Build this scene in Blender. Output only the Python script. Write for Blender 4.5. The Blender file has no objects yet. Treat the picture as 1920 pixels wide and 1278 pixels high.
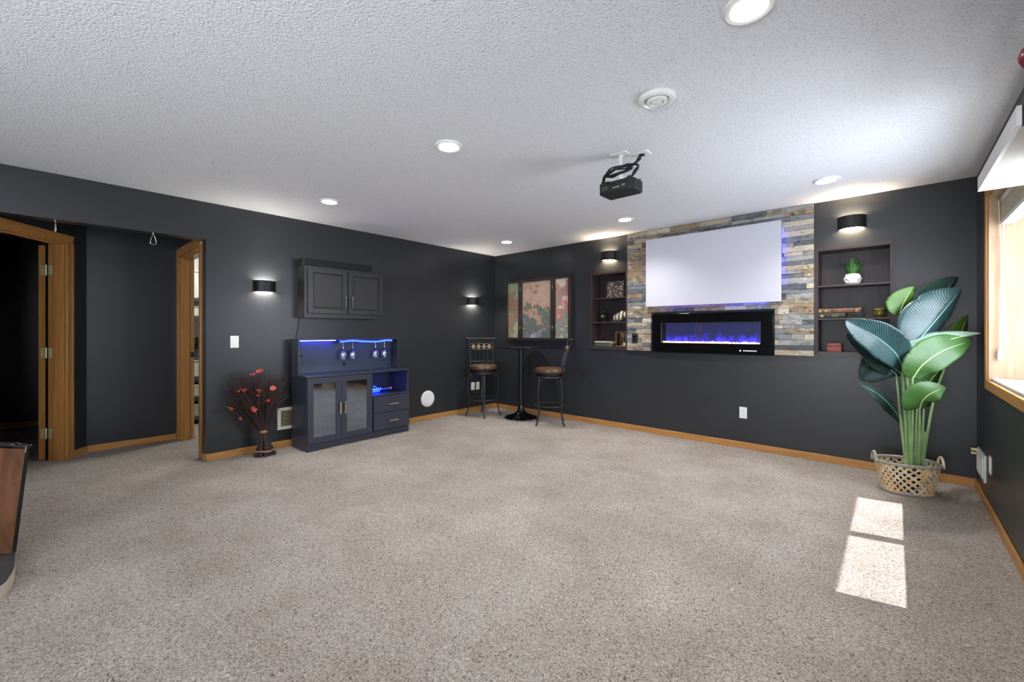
import bpy, bmesh, math, random
from math import sin, cos, pi, radians
from mathutils import Vector, Matrix

SC = bpy.context.scene
COL = SC.collection
random.seed(7)

# ------------------------------------------------------------------ camera
CAM_F = 795.0
cam_d = bpy.data.cameras.new('camera')
cam = bpy.data.objects.new('camera', cam_d)
COL.objects.link(cam)
cam_d.sensor_width = 36.0
cam_d.lens = CAM_F / 1920 * 36.0
cam_d.shift_y = -17.5 / 1920
cam_d.clip_start = 0.05
cam.location = (4.816, -4.919, 1.22)
cam.rotation_euler = (radians(90), 0, math.atan2(0.6702, 0.7421))
SC.camera = cam

# ------------------------------------------------------------------ view, world, sun, daylight
SC.view_settings.view_transform = 'Standard'
SC.view_settings.look = 'None'
SC.view_settings.exposure = 0.85
SC.view_settings.gamma = 1.0
SC.view_settings.use_curve_mapping = False
SC.cycles.max_bounces = 10
SC.cycles.diffuse_bounces = 5
SC.cycles.glossy_bounces = 4
SC.cycles.transmission_bounces = 8
SC.cycles.transparent_max_bounces = 12
SC.cycles.caustics_reflective = False
SC.cycles.caustics_refractive = False
SC.cycles.sample_clamp_indirect = 4.0

W = bpy.data.worlds.new('sky')
SC.world = W
W.use_nodes = True
nt = W.node_tree
nt.nodes.clear()
wo = nt.nodes.new('ShaderNodeOutputWorld')
wb = nt.nodes.new('ShaderNodeBackground')
wb.inputs['Color'].default_value = (0.72, 0.82, 1.0, 1)
wb.inputs['Strength'].default_value = 2.2
nt.links.new(wb.outputs[0], wo.inputs[0])

def lamp(name, kind, energy, color, loc, direction=None, **kw):
    d = bpy.data.lights.new(name, kind)
    d.energy = energy
    d.color = color
    for k, v in kw.items():
        setattr(d, k, v)
    o = bpy.data.objects.new(name, d)
    COL.objects.link(o)
    o.location = loc
    if direction is not None:
        o.rotation_euler = Vector(direction).to_track_quat('-Z', 'Y').to_euler()
    return o

lamp('sun', 'SUN', 9.0, (1.0, 0.98, 0.95), (9, -1, 9), (-1.0, -0.22, -2.1), angle=radians(0.55))
# daylight through the window in view; two fill lamps added behind the camera
lamp('daylight_window', 'AREA', 40, (0.90, 0.95, 1.0), (5.66, -1.45, 1.52), (-1, 0, -0.05), shape='RECTANGLE', size=1.35, size_y=1.1)
lamp('fill_side', 'AREA', 46, (0.93, 0.97, 1.0), (5.27, -6.4, 1.5), (-1, 0.25, 0.75), shape='RECTANGLE', size=1.9, size_y=1.15)
lamp('fill_rear', 'AREA', 64, (0.93, 0.97, 1.0), (4.15, -8.45, 0.95), (-0.3, 1, 1.1), shape='RECTANGLE', size=1.8, size_y=1.9)

# ------------------------------------------------------------------ materials
def lin(r, g, b):
    f = lambda c: (c / 255 / 12.92) if c <= 10.31 else ((c / 255 + 0.055) / 1.055) ** 2.4
    return (f(r), f(g), f(b), 1)

class Mat:
    def __init__(s, name):
        s.m = bpy.data.materials.new(name)
        s.m.use_nodes = True
        s.t = s.m.node_tree
        s.b = s.t.nodes['Principled BSDF']
        s.o = s.t.nodes['Material Output']
    def n(s, kind, **kw):
        x = s.t.nodes.new(kind)
        for k, v in kw.items():
            if k in x.inputs:
                x.inputs[k].default_value = v
            else:
                setattr(x, k, v)
        return x
    def l(s, a, b):
        s.t.links.new(a, b)
    def set(s, **kw):
        for k, v in kw.items():
            s.b.inputs[k.replace('_', ' ')].default_value = v
        return s
    def coord(s, kind='Object', scale=None):
        tc = s.n('ShaderNodeTexCoord')
        if scale is None:
            return tc.outputs[kind]
        mp = s.n('ShaderNodeMapping')
        mp.inputs['Scale'].default_value = scale
        s.l(tc.outputs[kind], mp.inputs[0])
        return mp.outputs[0]
    def ramp(s, fac, stops):
        r = s.n('ShaderNodeValToRGB')
        e = r.color_ramp.elements
        while len(e) < len(stops):
            e.new(0.5)
        for i, (p, c) in enumerate(stops):
            e[i].position = p
            e[i].color = c
        s.l(fac, r.inputs[0])
        return r.outputs[0]
    def bump(s, height, strength, dist=0.01):
        bp = s.n('ShaderNodeBump')
        bp.inputs['Strength'].default_value = strength
        bp.inputs['Distance'].default_value = dist
        s.l(height, bp.inputs['Height'])
        s.l(bp.outputs[0], s.b.inputs['Normal'])

def plain(name, col, rough=0.5, metal=0.0, spec=0.5, var=0.06, scale=14, bump=0.0, bscale=60):
    """principled paint, plastic or metal with a slight procedural mottling"""
    m = Mat(name)
    m.set(Roughness=rough, Metallic=metal)
    m.b.inputs['Specular IOR Level'].default_value = spec
    c = m.coord()
    ns = m.n('ShaderNodeTexNoise', Scale=scale, Detail=3.0)
    m.l(c, ns.inputs['Vector'])
    a = tuple(max(0, x * (1 - var)) for x in col[:3]) + (1,)
    b = tuple(min(1, x * (1 + var)) for x in col[:3]) + (1,)
    m.l(m.ramp(ns.outputs[0], [(0.3, a), (0.7, b)]), m.b.inputs['Base Color'])
    if bump:
        n2 = m.n('ShaderNodeTexNoise', Scale=bscale, Detail=2.0)
        m.l(c, n2.inputs['Vector'])
        m.bump(n2.outputs[0], bump, 0.002)
    return m.m

def wood(name, dark, light, scale=(3, 40, 40), rough=0.35, ring=2.0, bump=0.08, coord='Object'):
    m = Mat(name)
    m.set(Roughness=rough)
    c = m.coord(coord, scale)
    n1 = m.n('ShaderNodeTexNoise', Scale=ring, Detail=5.0, Roughness=0.6, Distortion=0.6)
    m.l(c, n1.inputs['Vector'])
    col = m.ramp(n1.outputs[0], [(0.25, dark), (0.5, tuple((a + b) / 2 for a, b in zip(dark, light))), (0.75, light)])
    m.l(col, m.b.inputs['Base Color'])
    m.bump(n1.outputs[0], bump, 0.001)
    return m.m

def emit(name, col, strength):
    m = Mat(name)
    m.set(Roughness=0.4)
    m.b.inputs['Base Color'].default_value = col
    m.b.inputs['Emission Color'].default_value = col
    m.b.inputs['Emission Strength'].default_value = strength
    return m.m

def thin_glass(name, tint=(1, 1, 1, 1), rough=0.02, gloss=0.08, gcol=(1, 1, 1, 1)):
    """pane: clear with fresnel reflection"""
    m = Mat(name)
    m.t.nodes.remove(m.b)
    tr = m.n('ShaderNodeBsdfTransparent')
    tr.inputs[0].default_value = tint
    gl = m.n('ShaderNodeBsdfGlossy')
    gl.inputs['Roughness'].default_value = rough
    gl.inputs['Color'].default_value = gcol
    lw = m.n('ShaderNodeLayerWeight', Blend=0.5)
    pw = m.n('ShaderNodeMath', operation='POWER')
    m.l(lw.outputs['Facing'], pw.inputs[0])
    pw.inputs[1].default_value = 4.0
    mx = m.n('ShaderNodeMath', operation='MULTIPLY_ADD')
    m.l(pw.outputs[0], mx.inputs[0])
    mx.inputs[1].default_value = 0.8
    mx.inputs[2].default_value = gloss
    mix = m.n('ShaderNodeMixShader')
    m.l(mx.outputs[0], mix.inputs[0])
    m.l(tr.outputs[0], mix.inputs[1])
    m.l(gl.outputs[0], mix.inputs[2])
    m.l(mix.outputs[0], m.o.inputs[0])
    return m.m

M = {}
# wall paint, charcoal eggshell
def wall_paint():
    m = Mat('charcoal_wall_paint')
    m.set(Roughness=0.36)
    c = m.coord()
    n1 = m.n('ShaderNodeTexNoise', Scale=3.0, Detail=3.0)
    m.l(c, n1.inputs['Vector'])
    m.l(m.ramp(n1.outputs[0], [(0.3, lin(39, 41, 44)), (0.7, lin(42, 44, 47))]), m.b.inputs['Base Color'])
    n2 = m.n('ShaderNodeTexNoise', Scale=110.0, Detail=2.0)
    m.l(c, n2.inputs['Vector'])
    m.bump(n2.outputs[0], 0.12, 0.002)
    return m.m
M['wall'] = wall_paint()

def ceiling_mat():
    m = Mat('textured_white_ceiling')
    m.set(Roughness=0.85)
    c = m.coord()
    n1 = m.n('ShaderNodeTexNoise', Scale=120.0, Detail=3.0, Roughness=0.6)
    m.l(c, n1.inputs['Vector'])
    v = m.n('ShaderNodeTexVoronoi', Scale=80.0)
    m.l(c, v.inputs['Vector'])
    ad = m.n('ShaderNodeMath', operation='MULTIPLY_ADD')
    m.l(v.outputs['Distance'], ad.inputs[0])
    ad.inputs[1].default_value = -0.5
    m.l(n1.outputs[0], ad.inputs[2])
    m.l(m.ramp(n1.outputs[0], [(0.28, lin(176, 178, 182)), (0.44, lin(234, 236, 240))]), m.b.inputs['Base Color'])
    m.bump(ad.outputs[0], 0.55, 0.008)
    return m.m
M['ceiling'] = ceiling_mat()

def carpet_mat():
    m = Mat('beige_frieze_carpet')
    m.set(Roughness=0.95)
    m.b.inputs['Specular IOR Level'].default_value = 0.1
    c = m.coord()
    # twisted tufts: noise-warped cells
    wn = m.n('ShaderNodeTexNoise', Scale=45.0, Detail=2.0)
    m.l(c, wn.inputs['Vector'])
    mixv = m.n('ShaderNodeMix', data_type='VECTOR')
    mixv.inputs[0].default_value = 0.035
    m.l(c, mixv.inputs[4])
    m.l(wn.outputs['Color'], mixv.inputs[5])
    v = m.n('ShaderNodeTexVoronoi', Scale=125.0)
    m.l(mixv.outputs[1], v.inputs['Vector'])
    n2 = m.n('ShaderNodeTexNoise', Scale=150.0, Detail=3.0, Roughness=0.65)
    m.l(mixv.outputs[1], n2.inputs['Vector'])
    h = m.n('ShaderNodeMath', operation='MULTIPLY_ADD')
    m.l(v.outputs['Distance'], h.inputs[0])
    h.inputs[1].default_value = -0.42
    m.l(n2.outputs[0], h.inputs[2])
    fine = m.ramp(h.outputs[0], [(0.0, lin(116, 106, 96)), (0.22, lin(186, 175, 165)), (0.42, lin(228, 219, 210))])
    n3 = m.n('ShaderNodeTexNoise', Scale=2.2, Detail=3.0, Roughness=0.6)
    m.l(c, n3.inputs['Vector'])
    big = m.ramp(n3.outputs[0], [(0.32, (0.80, 0.77, 0.74, 1)), (0.66, (1, 1, 1, 1))])
    mul = m.n('ShaderNodeMix', data_type='RGBA', blend_type='MULTIPLY')
    mul.inputs[0].default_value = 1.0
    m.l(fine, mul.inputs[6])
    m.l(big, mul.inputs[7])
    m.l(mul.outputs[2], m.b.inputs['Base Color'])
    m.bump(h.outputs[0], 0.95, 0.022)
    return m.m
M['carpet'] = carpet_mat()

M['oak'] = wood('honey_oak', lin(150, 100, 50), lin(196, 144, 82), (1.5, 40, 40))
M['oak_v'] = wood('honey_oak_upright', lin(142, 94, 48), lin(184, 134, 76), (40, 40, 1.5))
M['oak_y'] = wood('honey_oak_lengthwise', lin(150, 100, 50), lin(196, 144, 82), (40, 1.5, 40))
M['veneer'] = wood('oak_veneer', lin(146, 118, 90), lin(176, 150, 122), (14, 9, 1.3), 0.5, 2.2)
M['walnut'] = wood('walnut_veneer', lin(66, 42, 29), lin(122, 82, 57), (9, 9, 3.0), 0.3, 1.6)
M['espresso'] = wood('espresso_wood', lin(38, 30, 32), lin(60, 48, 48), (30, 30, 2), 0.45)
M['espresso_h'] = wood('espresso_wood_shelf', lin(44, 34, 34), lin(70, 56, 54), (2, 30, 30), 0.4)
M['white'] = plain('white_plastic', lin(232, 232, 230), 0.4, var=0.02)
M['white_paint'] = plain('white_painted_board', lin(222, 222, 220), 0.5, var=0.03)
M['black'] = plain('satin_black_metal', lin(18, 18, 20), 0.45, 0.0, 0.4)
M['black_gloss'] = plain('gloss_black', lin(10, 10, 12), 0.12)
M['black_matte'] = plain('matte_black', lin(24, 24, 26), 0.6)
M['black_cab'] = plain('black_cabinet_paint', lin(40, 40, 42), 0.38, bump=0.08)
M['black_panel'] = plain('black_cabinet_panel', lin(44, 44, 46), 0.55)
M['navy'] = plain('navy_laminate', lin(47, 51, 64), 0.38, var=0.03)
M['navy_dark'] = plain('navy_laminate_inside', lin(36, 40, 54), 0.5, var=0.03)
M['iron'] = plain('dark_wrought_iron', lin(52, 51, 54), 0.42, 0.4, bump=0.1)
M['chrome'] = plain('brushed_nickel', lin(205, 203, 198), 0.22, 1.0, var=0.02)
M['brass'] = plain('polished_brass', lin(212, 200, 156), 0.5, 0.55, var=0.05)
M['gold_pull'] = plain('champagne_gold_metal', lin(226, 208, 170), 0.28, 1.0, var=0.03)
M['leather'] = plain('brown_leather', lin(84, 60, 44), 0.32, var=0.2, scale=8, bump=0.1, bscale=120)
M['screen'] = plain('matte_white_screen', lin(192, 191, 202), 0.8, var=0.01)
M['glass'] = thin_glass('clear_window_glass', (0.97, 0.98, 1, 1))
M['door_glass'] = thin_glass('grey_cabinet_glass', (0.42, 0.47, 0.56, 1), 0.06, 0.36, (0.72, 0.84, 1, 1))
M['wine_glass'] = thin_glass('clear_wine_glass', (0.9, 0.92, 1, 1), 0.02, 0.22)
M['lamp_lens'] = emit('white_lamp_lens', (1, 0.97, 0.92, 1), 14.0)
M['store_fill'] = emit('store_fill_globe', (1, 0.97, 0.92, 1), 90.0)
M['warm_lens'] = emit('warm_sconce_diffuser', (1, 0.78, 0.52, 1), 70.0)
M['cool_lens'] = emit('neutral_sconce_diffuser', (1, 0.93, 0.82, 1), 62.0)
M['led_blue'] = emit('blue_led_strip', (0.03, 0.04, 1, 1), 55.0)
M['led_blue_soft'] = emit('blue_led_tube', (0.012, 0.03, 1, 1), 8.0)
M['led_dot'] = emit('blue_fairy_bulb', (0.012, 0.03, 1, 1), 24.0)
M['ember'] = emit('lit_fire_crystals', (1, 0.66, 0.36, 1), 2.2)
M['led_back'] = emit('screen_led_strip', (0.06, 0.05, 1, 1), 14.0)
M['icon'] = emit('lit_touch_icons', (1, 1, 1, 1), 1.6)
M['grille'] = plain('cream_grille', lin(214, 208, 196), 0.5)
M['grille_dark'] = plain('tan_grille_slots', lin(140, 126, 106), 0.6)
M['ivory'] = plain('ivory_plastic', lin(226, 222, 206), 0.4)

# ------------------------------------------------------------------ mesh helpers
class MB:
    def __init__(s):
        s.v = []; s.f = []
    def add(s, vs, fs):
        o = len(s.v)
        s.v += [tuple(p) for p in vs]
        s.f += [tuple(i + o for i in f) for f in fs]
        return s
    def box(s, x0, x1, y0, y1, z0, z1):
        vs = [(x, y, z) for z in (z0, z1) for y in (y0, y1) for x in (x0, x1)]
        return s.add(vs, [(0, 2, 3, 1), (4, 5, 7, 6), (0, 1, 5, 4), (2, 6, 7, 3), (0, 4, 6, 2), (1, 3, 7, 5)])
    def obox(s, c, ax, ay, az, hx, hy, hz):
        """oriented box: centre, three axes, half sizes"""
        c = Vector(c); ax = Vector(ax).normalized(); ay = Vector(ay).normalized(); az = Vector(az).normalized()
        vs = [c + ax * (hx * i) + ay * (hy * j) + az * (hz * k) for k in (-1, 1) for j in (-1, 1) for i in (-1, 1)]
        return s.add(vs, [(0, 2, 3, 1), (4, 5, 7, 6), (0, 1, 5, 4), (2, 6, 7, 3), (0, 4, 6, 2), (1, 3, 7, 5)])
    def prism(s, poly, y0, y1, axis='y'):
        """extrude polygon (a, b) along an axis"""
        n = len(poly)
        def P(a, b, t):
            return (a, t, b) if axis == 'y' else ((a, b, t) if axis == 'z' else (t, a, b))
        vs = [P(a, b, y0) for a, b in poly] + [P(a, b, y1) for a, b in poly]
        fs = [tuple(range(n)), tuple(range(2 * n - 1, n - 1, -1))]
        fs += [(i, n + i, n + (i + 1) % n, (i + 1) % n) for i in range(n)]
        return s.add(vs, fs)
    def lathe(s, prof, n=24, c=(0, 0, 0), sx=1.0, sy=1.0):
        vs = []; fs = []
        for r, z in prof:
            for i in range(n):
                a = 2 * pi * i / n
                vs.append((c[0] + r * cos(a) * sx, c[1] + r * sin(a) * sy, c[2] + z))
        for k in range(len(prof) - 1):
            for i in range(n):
                j = (i + 1) % n
                fs.append((k * n + i, k * n + j, (k + 1) * n + j, (k + 1) * n + i))
        if prof[0][0] > 1e-6:
            fs.append(tuple(range(n - 1, -1, -1)))
        if prof[-1][0] > 1e-6:
            b = (len(prof) - 1) * n
            fs.append(tuple(range(b, b + n)))
        return s.add(vs, fs)
    def tube(s, pts, r, n=8, closed=False, flat=1.0):
        pts = [Vector(p) for p in pts]
        m = len(pts)
        rs = r if isinstance(r, (list, tuple)) else [r] * m
        vs = []; fs = []
        up = None
        for i, p in enumerate(pts):
            if closed:
                t = pts[(i + 1) % m] - pts[i - 1]
            else:
                t = pts[min(i + 1, m - 1)] - pts[max(i - 1, 0)]
            if t.length < 1e-9:
                t = Vector((0, 0, 1))
            t.normalize()
            if up is None:
                up = Vector((0, 0, 1)) if abs(t.z) < 0.9 else Vector((1, 0, 0))
            a = t.cross(up)
            if a.length < 1e-6:
                a = t.cross(Vector((0, 1, 0)))
            a.normalize()
            b = a.cross(t).normalized()
            up = b
            for k in range(n):
                q = 2 * pi * k / n
                vs.append(p + a * (rs[i] * cos(q)) + b * (rs[i] * flat * sin(q)))
        segs = m if closed else m - 1
        for i in range(segs):
            j = (i + 1) % m
            for k in range(n):
                l = (k + 1) % n
                fs.append((i * n + k, i * n + l, j * n + l, j * n + k))
        if not closed:
            fs.append(tuple(range(n - 1, -1, -1)))
            fs.append(tuple(range((m - 1) * n, m * n)))
        return s.add(vs, fs)
    def cyl(s, p0, p1, r, n=16):
        return s.tube([p0, p1], r, n)
    def sphere(s, c, r, n=10, m=6, sz=1.0):
        prof = [(max(1e-4, r * sin(pi * i / m)), -r * sz * cos(pi * i / m)) for i in range(m + 1)]
        return s.lathe(prof, n, c)
    def build(s, name, mat, parent=None, bevel=0.0, smooth=False, seg=2):
        me = bpy.data.meshes.new(name)
        me.from_pydata(s.v, [], s.f)
        me.validate()
        bm = bmesh.new(); bm.from_mesh(me)
        bmesh.ops.recalc_face_normals(bm, faces=bm.faces)
        bm.to_mesh(me); bm.free()
        o = bpy.data.objects.new(name, me)
        COL.objects.link(o)
        if mat is not None:
            me.materials.append(M[mat] if isinstance(mat, str) else mat)
        if bevel:
            md = o.modifiers.new('bevel', 'BEVEL')
            md.width = bevel; md.segments = seg; md.limit_method = 'ANGLE'
        if smooth or bevel:
            me.polygons.foreach_set('use_smooth', [True] * len(me.polygons))
            me.set_sharp_from_angle(angle=radians(38))
        if parent is not None:
            o.parent = parent
        return o

def box(*a):
    return MB().box(*a)

def spline(pts, n=8):
    """Catmull-Rom through points"""
    P = [Vector(p) for p in pts]
    P = [2 * P[0] - P[1]] + P + [2 * P[-1] - P[-2]]
    out = []
    for i in range(1, len(P) - 2):
        for k in range(n):
            t = k / n
            a, b, c, d = P[i - 1], P[i], P[i + 1], P[i + 2]
            out.append(0.5 * ((2 * b) + (c - a) * t + (2 * a - 5 * b + 4 * c - d) * t * t + (3 * b - a - 3 * c + d) * t ** 3))
    out.append(P[-2])
    return out

def tag(o, label=None, cat=None, group=None, kind=None):
    if label: o['label'] = label
    if cat: o['category'] = cat
    if group: o['group'] = group
    if kind: o['kind'] = kind
    return o

def thing(name, label, cat, loc=(0, 0, 0), rz=0.0, group=None):
    o = bpy.data.objects.new(name, None)
    o.empty_display_size = 0.1
    COL.objects.link(o)
    o.location = loc
    o.rotation_euler = (0, 0, radians(rz))
    return tag(o, label, cat, group)

def holder(name, loc=(0, 0, 0), rz=0.0):
    o = bpy.data.objects.new(name, None)
    COL.objects.link(o)
    o.location = loc
    o.rotation_euler = (0, 0, radians(rz))
    o['kind'] = 'structure'
    return o

def struct(mb, name, mat, **kw):
    o = mb.build(name, mat, **kw)
    o['kind'] = 'structure'
    return o

def dup(root, loc, rz, label, group=None):
    r = root.copy(); COL.objects.link(r)
    r.location = loc; r.rotation_euler = (0, 0, radians(rz)); r['label'] = label
    if group: r['group'] = group
    for ch in list(root.children):
        c = ch.copy(); COL.objects.link(c); c.parent = r
        for g in ch.children:
            d = g.copy(); COL.objects.link(d); d.parent = c
    return r

def wall_panel(us, vs, holes, t, place):
    """flat wall of thickness t with rectangular holes; place(u, v, w) -> xyz, w = 0 room face, t = back"""
    U = sorted(set(us) | {h[0] for h in holes} | {h[1] for h in holes})
    V = sorted(set(vs) | {h[2] for h in holes} | {h[3] for h in holes})
    U = [u for u in U if us[0] <= u <= us[1]]; V = [v for v in V if vs[0] <= v <= vs[1]]
    solid = lambda i, j: 0 <= i < len(U) - 1 and 0 <= j < len(V) - 1 and not any(
        h[0] < (U[i] + U[i + 1]) / 2 < h[1] and h[2] < (V[j] + V[j + 1]) / 2 < h[3] for h in holes)
    mb = MB()
    for i in range(len(U) - 1):
        for j in range(len(V) - 1):
            if not solid(i, j): continue
            a, b, c, d = U[i], U[i + 1], V[j], V[j + 1]
            mb.add([place(a, c, 0), place(b, c, 0), place(b, d, 0), place(a, d, 0)], [(0, 1, 2, 3)])
            mb.add([place(a, c, t), place(b, c, t), place(b, d, t), place(a, d, t)], [(3, 2, 1, 0)])
            for di, dj, p, q in ((-1, 0, (a, c), (a, d)), (1, 0, (b, c), (b, d)), (0, -1, (a, c), (b, c)), (0, 1, (a, d), (b, d))):
                if not solid(i + di, j + dj):
                    mb.add([place(p[0], p[1], 0), place(q[0], q[1], 0), place(q[0], q[1], t), place(p[0], p[1], t)], [(0, 1, 2, 3)])
    # weld
    key = {}; nv = []; mp = []
    for p in mb.v:
        k = tuple(round(c, 5) for c in p)
        if k not in key:
            key[k] = len(nv); nv.append(p)
        mp.append(key[k])
    mb.v = nv; mb.f = [tuple(mp[i] for i in f) for f in mb.f]
    return mb

# ================================================================== the room
H = 2.44
XR = 5.293
struct(box(-5.0, 5.75, -8.7, 0.35, -0.12, 0.0), 'floor', 'carpet')
struct(box(-5.0, 5.75, -8.7, 0.35, H, H + 0.1), 'ceiling', 'ceiling')

NL = (1.795, 2.318, 1.003, 1.985)     # niche left of the stone
NR = (4.262, 4.802, 1.005, 1.992)     # niche right of the stone
FB = (2.765, 3.812, 1.080, 1.326)     # firebox opening
struct(wall_panel((-0.13, 5.7), (0, H), [NL, NR, FB], 0.30, lambda u, v, w: (u, w, v)), 'wall_back', 'wall')
struct(wall_panel((-8.5, 0.0), (0, H), [(-5.555, -3.888, 0, 2.088)], 0.13, lambda u, v, w: (-w, u, v)), 'wall_left', 'wall')
WIN = (-2.28, -0.60, 0.89, 2.14)
struct(wall_panel((-8.5, 0.0), (0, H), [WIN, (-7.4, -5.4, 0.9, 2.1)], 0.34, lambda u, v, w: (XR + w, u, v)), 'wall_right', 'wall')
struct(wall_panel((-0.13, 5.65), (0, H), [(3.25, 5.05, 0.2, 2.1)], 0.15, lambda u, v, w: (u, -8.5 - w, v)), 'wall_rear', 'wall')

# hall beyond the opening
D1 = Vector((0.8, -0.6, 0)); N1 = Vector((0.6, 0.8, 0)); O1 = Vector((-1.244, -4.622, 0))
def p1(s, z, q):
    p = O1 + D1 * s + N1 * q
    return (p.x, p.y, z)
struct(wall_panel((0.0, 1.56), (0, H), [(0.25, 1.03, 0, 2.07)], 0.12, lambda u, v, w: p1(u, v, -w)), 'wall_hall_left', 'wall')
struct(box(-1.37, -1.25, -4.70, -3.886, 0, H), 'wall_hall', 'wall')
struct(wall_panel((-1.25, -0.13), (0, H), [(-1.15, -0.20, 0, 2.06)], 0.12, lambda u, v, w: (u, -3.886 + w, v)), 'wall_hall_right', 'wall')
# dark room behind the left door, bright store room behind the right one
struct(box(-3.60, -3.48, -7.5, -3.8, 0, H), 'wall_office_back', 'wall')
struct(box(-3.48, -1.37, -4.02, -3.90, 0, H), 'wall_office_side', 'wall')
struct(box(-3.6, -0.13, -7.6, -7.5, 0, H), 'wall_office_far', 'wall')
struct(box(-2.72, -2.6, -3.886, -1.4, 0, H), 'wall_store_back', 'white_paint')
struct(box(-2.6, -0.13, -1.5, -1.4, 0, H), 'wall_store_side', 'white_paint')
struct(box(-2.6, -1.37, -3.886, -3.80, 0, H), 'wall_store_front', 'white_paint')

struct(box(0.28, 0.50, -8.5, -8.47, 0, 2.15), 'trim_1', 'oak_v')
BH, BT = 0.066, 0.014
def baseboard(name, x0, x1, y0, y1, mat):
    o = struct(box(x0, x1, y0, y1, 0, BH), name, mat, bevel=0.004)
    return o
baseboard('baseboard_left', 0, BT, -3.888, -BT, 'oak_y')
baseboard('baseboard_left_end', -0.10, 0.0, -3.888 - BT, -3.888, 'oak')
baseboard('baseboard_back', 0, XR, -BT, 0, 'oak')
baseboard('baseboard_right', XR - BT, XR, -8.5, -BT, 'oak_y')
baseboard('baseboard_hall', -1.25, -1.25 + BT, -4.618, -3.90, 'oak_y')
baseboard('baseboard_office', -3.48, -3.48 + BT, -7.5, -4.03, 'oak_y')
mb = MB()
a = O1 + N1 * 0.007 + D1 * 0.085
mb.obox((a.x, a.y, BH / 2), D1, N1, (0, 0, 1), 0.085, 0.007, BH / 2)
struct(mb, 'baseboard_hall_left', 'oak')

# ---- left door: oak casing and jamb, black door swung away into the dark room
dr = holder('door_1')
def d1box(s0, s1, q0, q1, z0, z1, name, mat, parent, **kw):
    c = O1 + D1 * ((s0 + s1) / 2) + N1 * ((q0 + q1) / 2)
    return MB().obox((c.x, c.y, (z0 + z1) / 2), D1, N1, (0, 0, 1), (s1 - s0) / 2, (q1 - q0) / 2, (z1 - z0) / 2).build(name, mat, parent, **kw)
for s0, s1 in ((0.178, 0.252), (1.028, 1.102)):
    d1box(s0, s1, 0, 0.016, 0, 2.064, 'casing', 'oak_v', dr, bevel=0.004)
    d1box(s0 + (0.0 if s0 < 0.5 else 0.05), s0 + (0.024 if s0 < 0.5 else 0.074), 0.016, 0.022, 0, 2.064, 'casing_bead', 'oak_v', dr, bevel=0.002)
d1box(0.178, 1.102, 0, 0.016, 2.064, 2.138, 'casing', 'oak', dr, bevel=0.004)
d1box(0.178, 1.102, 0.016, 0.022, 2.114, 2.138, 'casing_bead', 'oak', dr, bevel=0.002)
d1box(0.25, 0.268, -0.125, 0.0, 0, 2.066, 'jamb', 'oak_v', dr)
d1box(1.012, 1.03, -0.125, 0.0, 0, 2.066, 'jamb', 'oak_v', dr)
d1box(0.268, 1.012, -0.125, 0.0, 2.05, 2.068, 'jamb', 'oak', dr)
d1box(0.268, 0.28, -0.075, -0.035, 0, 2.05, 'door_stop', 'oak_v', dr)
d1box(0.268, 1.0, -0.075, -0.035, 2.038, 2.05, 'door_stop', 'oak', dr)
slab = d1box(-0.46, 0.252, -0.212, -0.160, 0.012, 2.035, 'door_slab', 'black_matte', dr)
d1box(0.2515, 0.2535, -0.2125, -0.1595, 0.012, 2.035, 'slab_edge', 'oak_v', slab)
for z in (0.26, 1.02, 1.80):
    hg = d1box(0.2535, 0.256, -0.196, -0.154, z - 0.045, z + 0.045, 'hinge', 'brass', dr, bevel=0.001)
    c = O1 + D1 * 0.262 + N1 * -0.146
    MB().cyl((c.x, c.y, z - 0.05), (c.x, c.y, z + 0.05), 0.0075, 10).build('hinge_pin', 'brass', hg, smooth=True)
    d1box(0.2685, 0.2705, -0.122, -0.09, z - 0.045, z + 0.045, 'hinge_leaf', 'brass', hg)

# ---- right door opening at the far side of the hall
dr = holder('door_2')
for x0, x1 in ((-1.236, -1.15), (-0.20, -0.132)):
    box(x0, x1, -3.904, -3.886, 0, 2.06).build('casing', 'oak_v', dr, bevel=0.004)
box(-1.236, -0.132, -3.904, -3.886, 2.06, 2.146).build('casing', 'oak', dr, bevel=0.004)
box(-1.15, -1.132, -3.886, -3.756, 0, 2.06).build('jamb', 'oak_v', dr)
box(-0.218, -0.20, -3.886, -3.756, 0, 2.06).build('jamb', 'oak_v', dr)
box(-1.132, -0.218, -3.886, -3.756, 2.042, 2.06).build('jamb', 'oak', dr)
box(-1.132, -1.12, -3.846, -3.80, 0, 2.042).build('door_stop', 'oak_v', dr)
box(-1.132, -0.23, -3.846, -3.80, 2.03, 2.042).build('door_stop', 'oak', dr)
box(-1.1325, -1.10, -3.79, -3.765, 0.93, 0.99).build('strike_latch', 'black_matte', dr, bevel=0.003)

# ---- window in the right wall
wn = holder('window_1')
y0, y1, z0, z1 = WIN
CW = 0.063
box(XR - 0.017, XR, y1, y1 + CW, z0 - CW, z1 + CW).build('casing', 'oak_v', wn, bevel=0.004)
box(XR - 0.017, XR, y0 - CW, y0, z0 - CW, z1 + CW).build('casing', 'oak_v', wn, bevel=0.004)
box(XR - 0.0175, XR, y0, y1, z1, z1 + CW).build('casing', 'oak_y', wn, bevel=0.004)
box(XR - 0.0175, XR, y0, y1, z0 - CW, z0).build('casing', 'oak_y', wn, bevel=0.004)
box(XR - 0.004, 5.60, y1 - 0.012, y1, z0, z1).build('reveal_panel', 'veneer', wn)
box(XR - 0.004, 5.60, y0, y0 + 0.012, z0, z1).build('reveal_panel', 'veneer', wn)
box(XR - 0.004, 5.60, y0, y1, z1 - 0.012, z1).build('reveal_panel', 'veneer', wn)
box(XR + 0.012, 5.60, y0 + 0.012, y1 - 0.012, z0, z0 + 0.012).build('sill', 'white_paint', wn)
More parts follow.
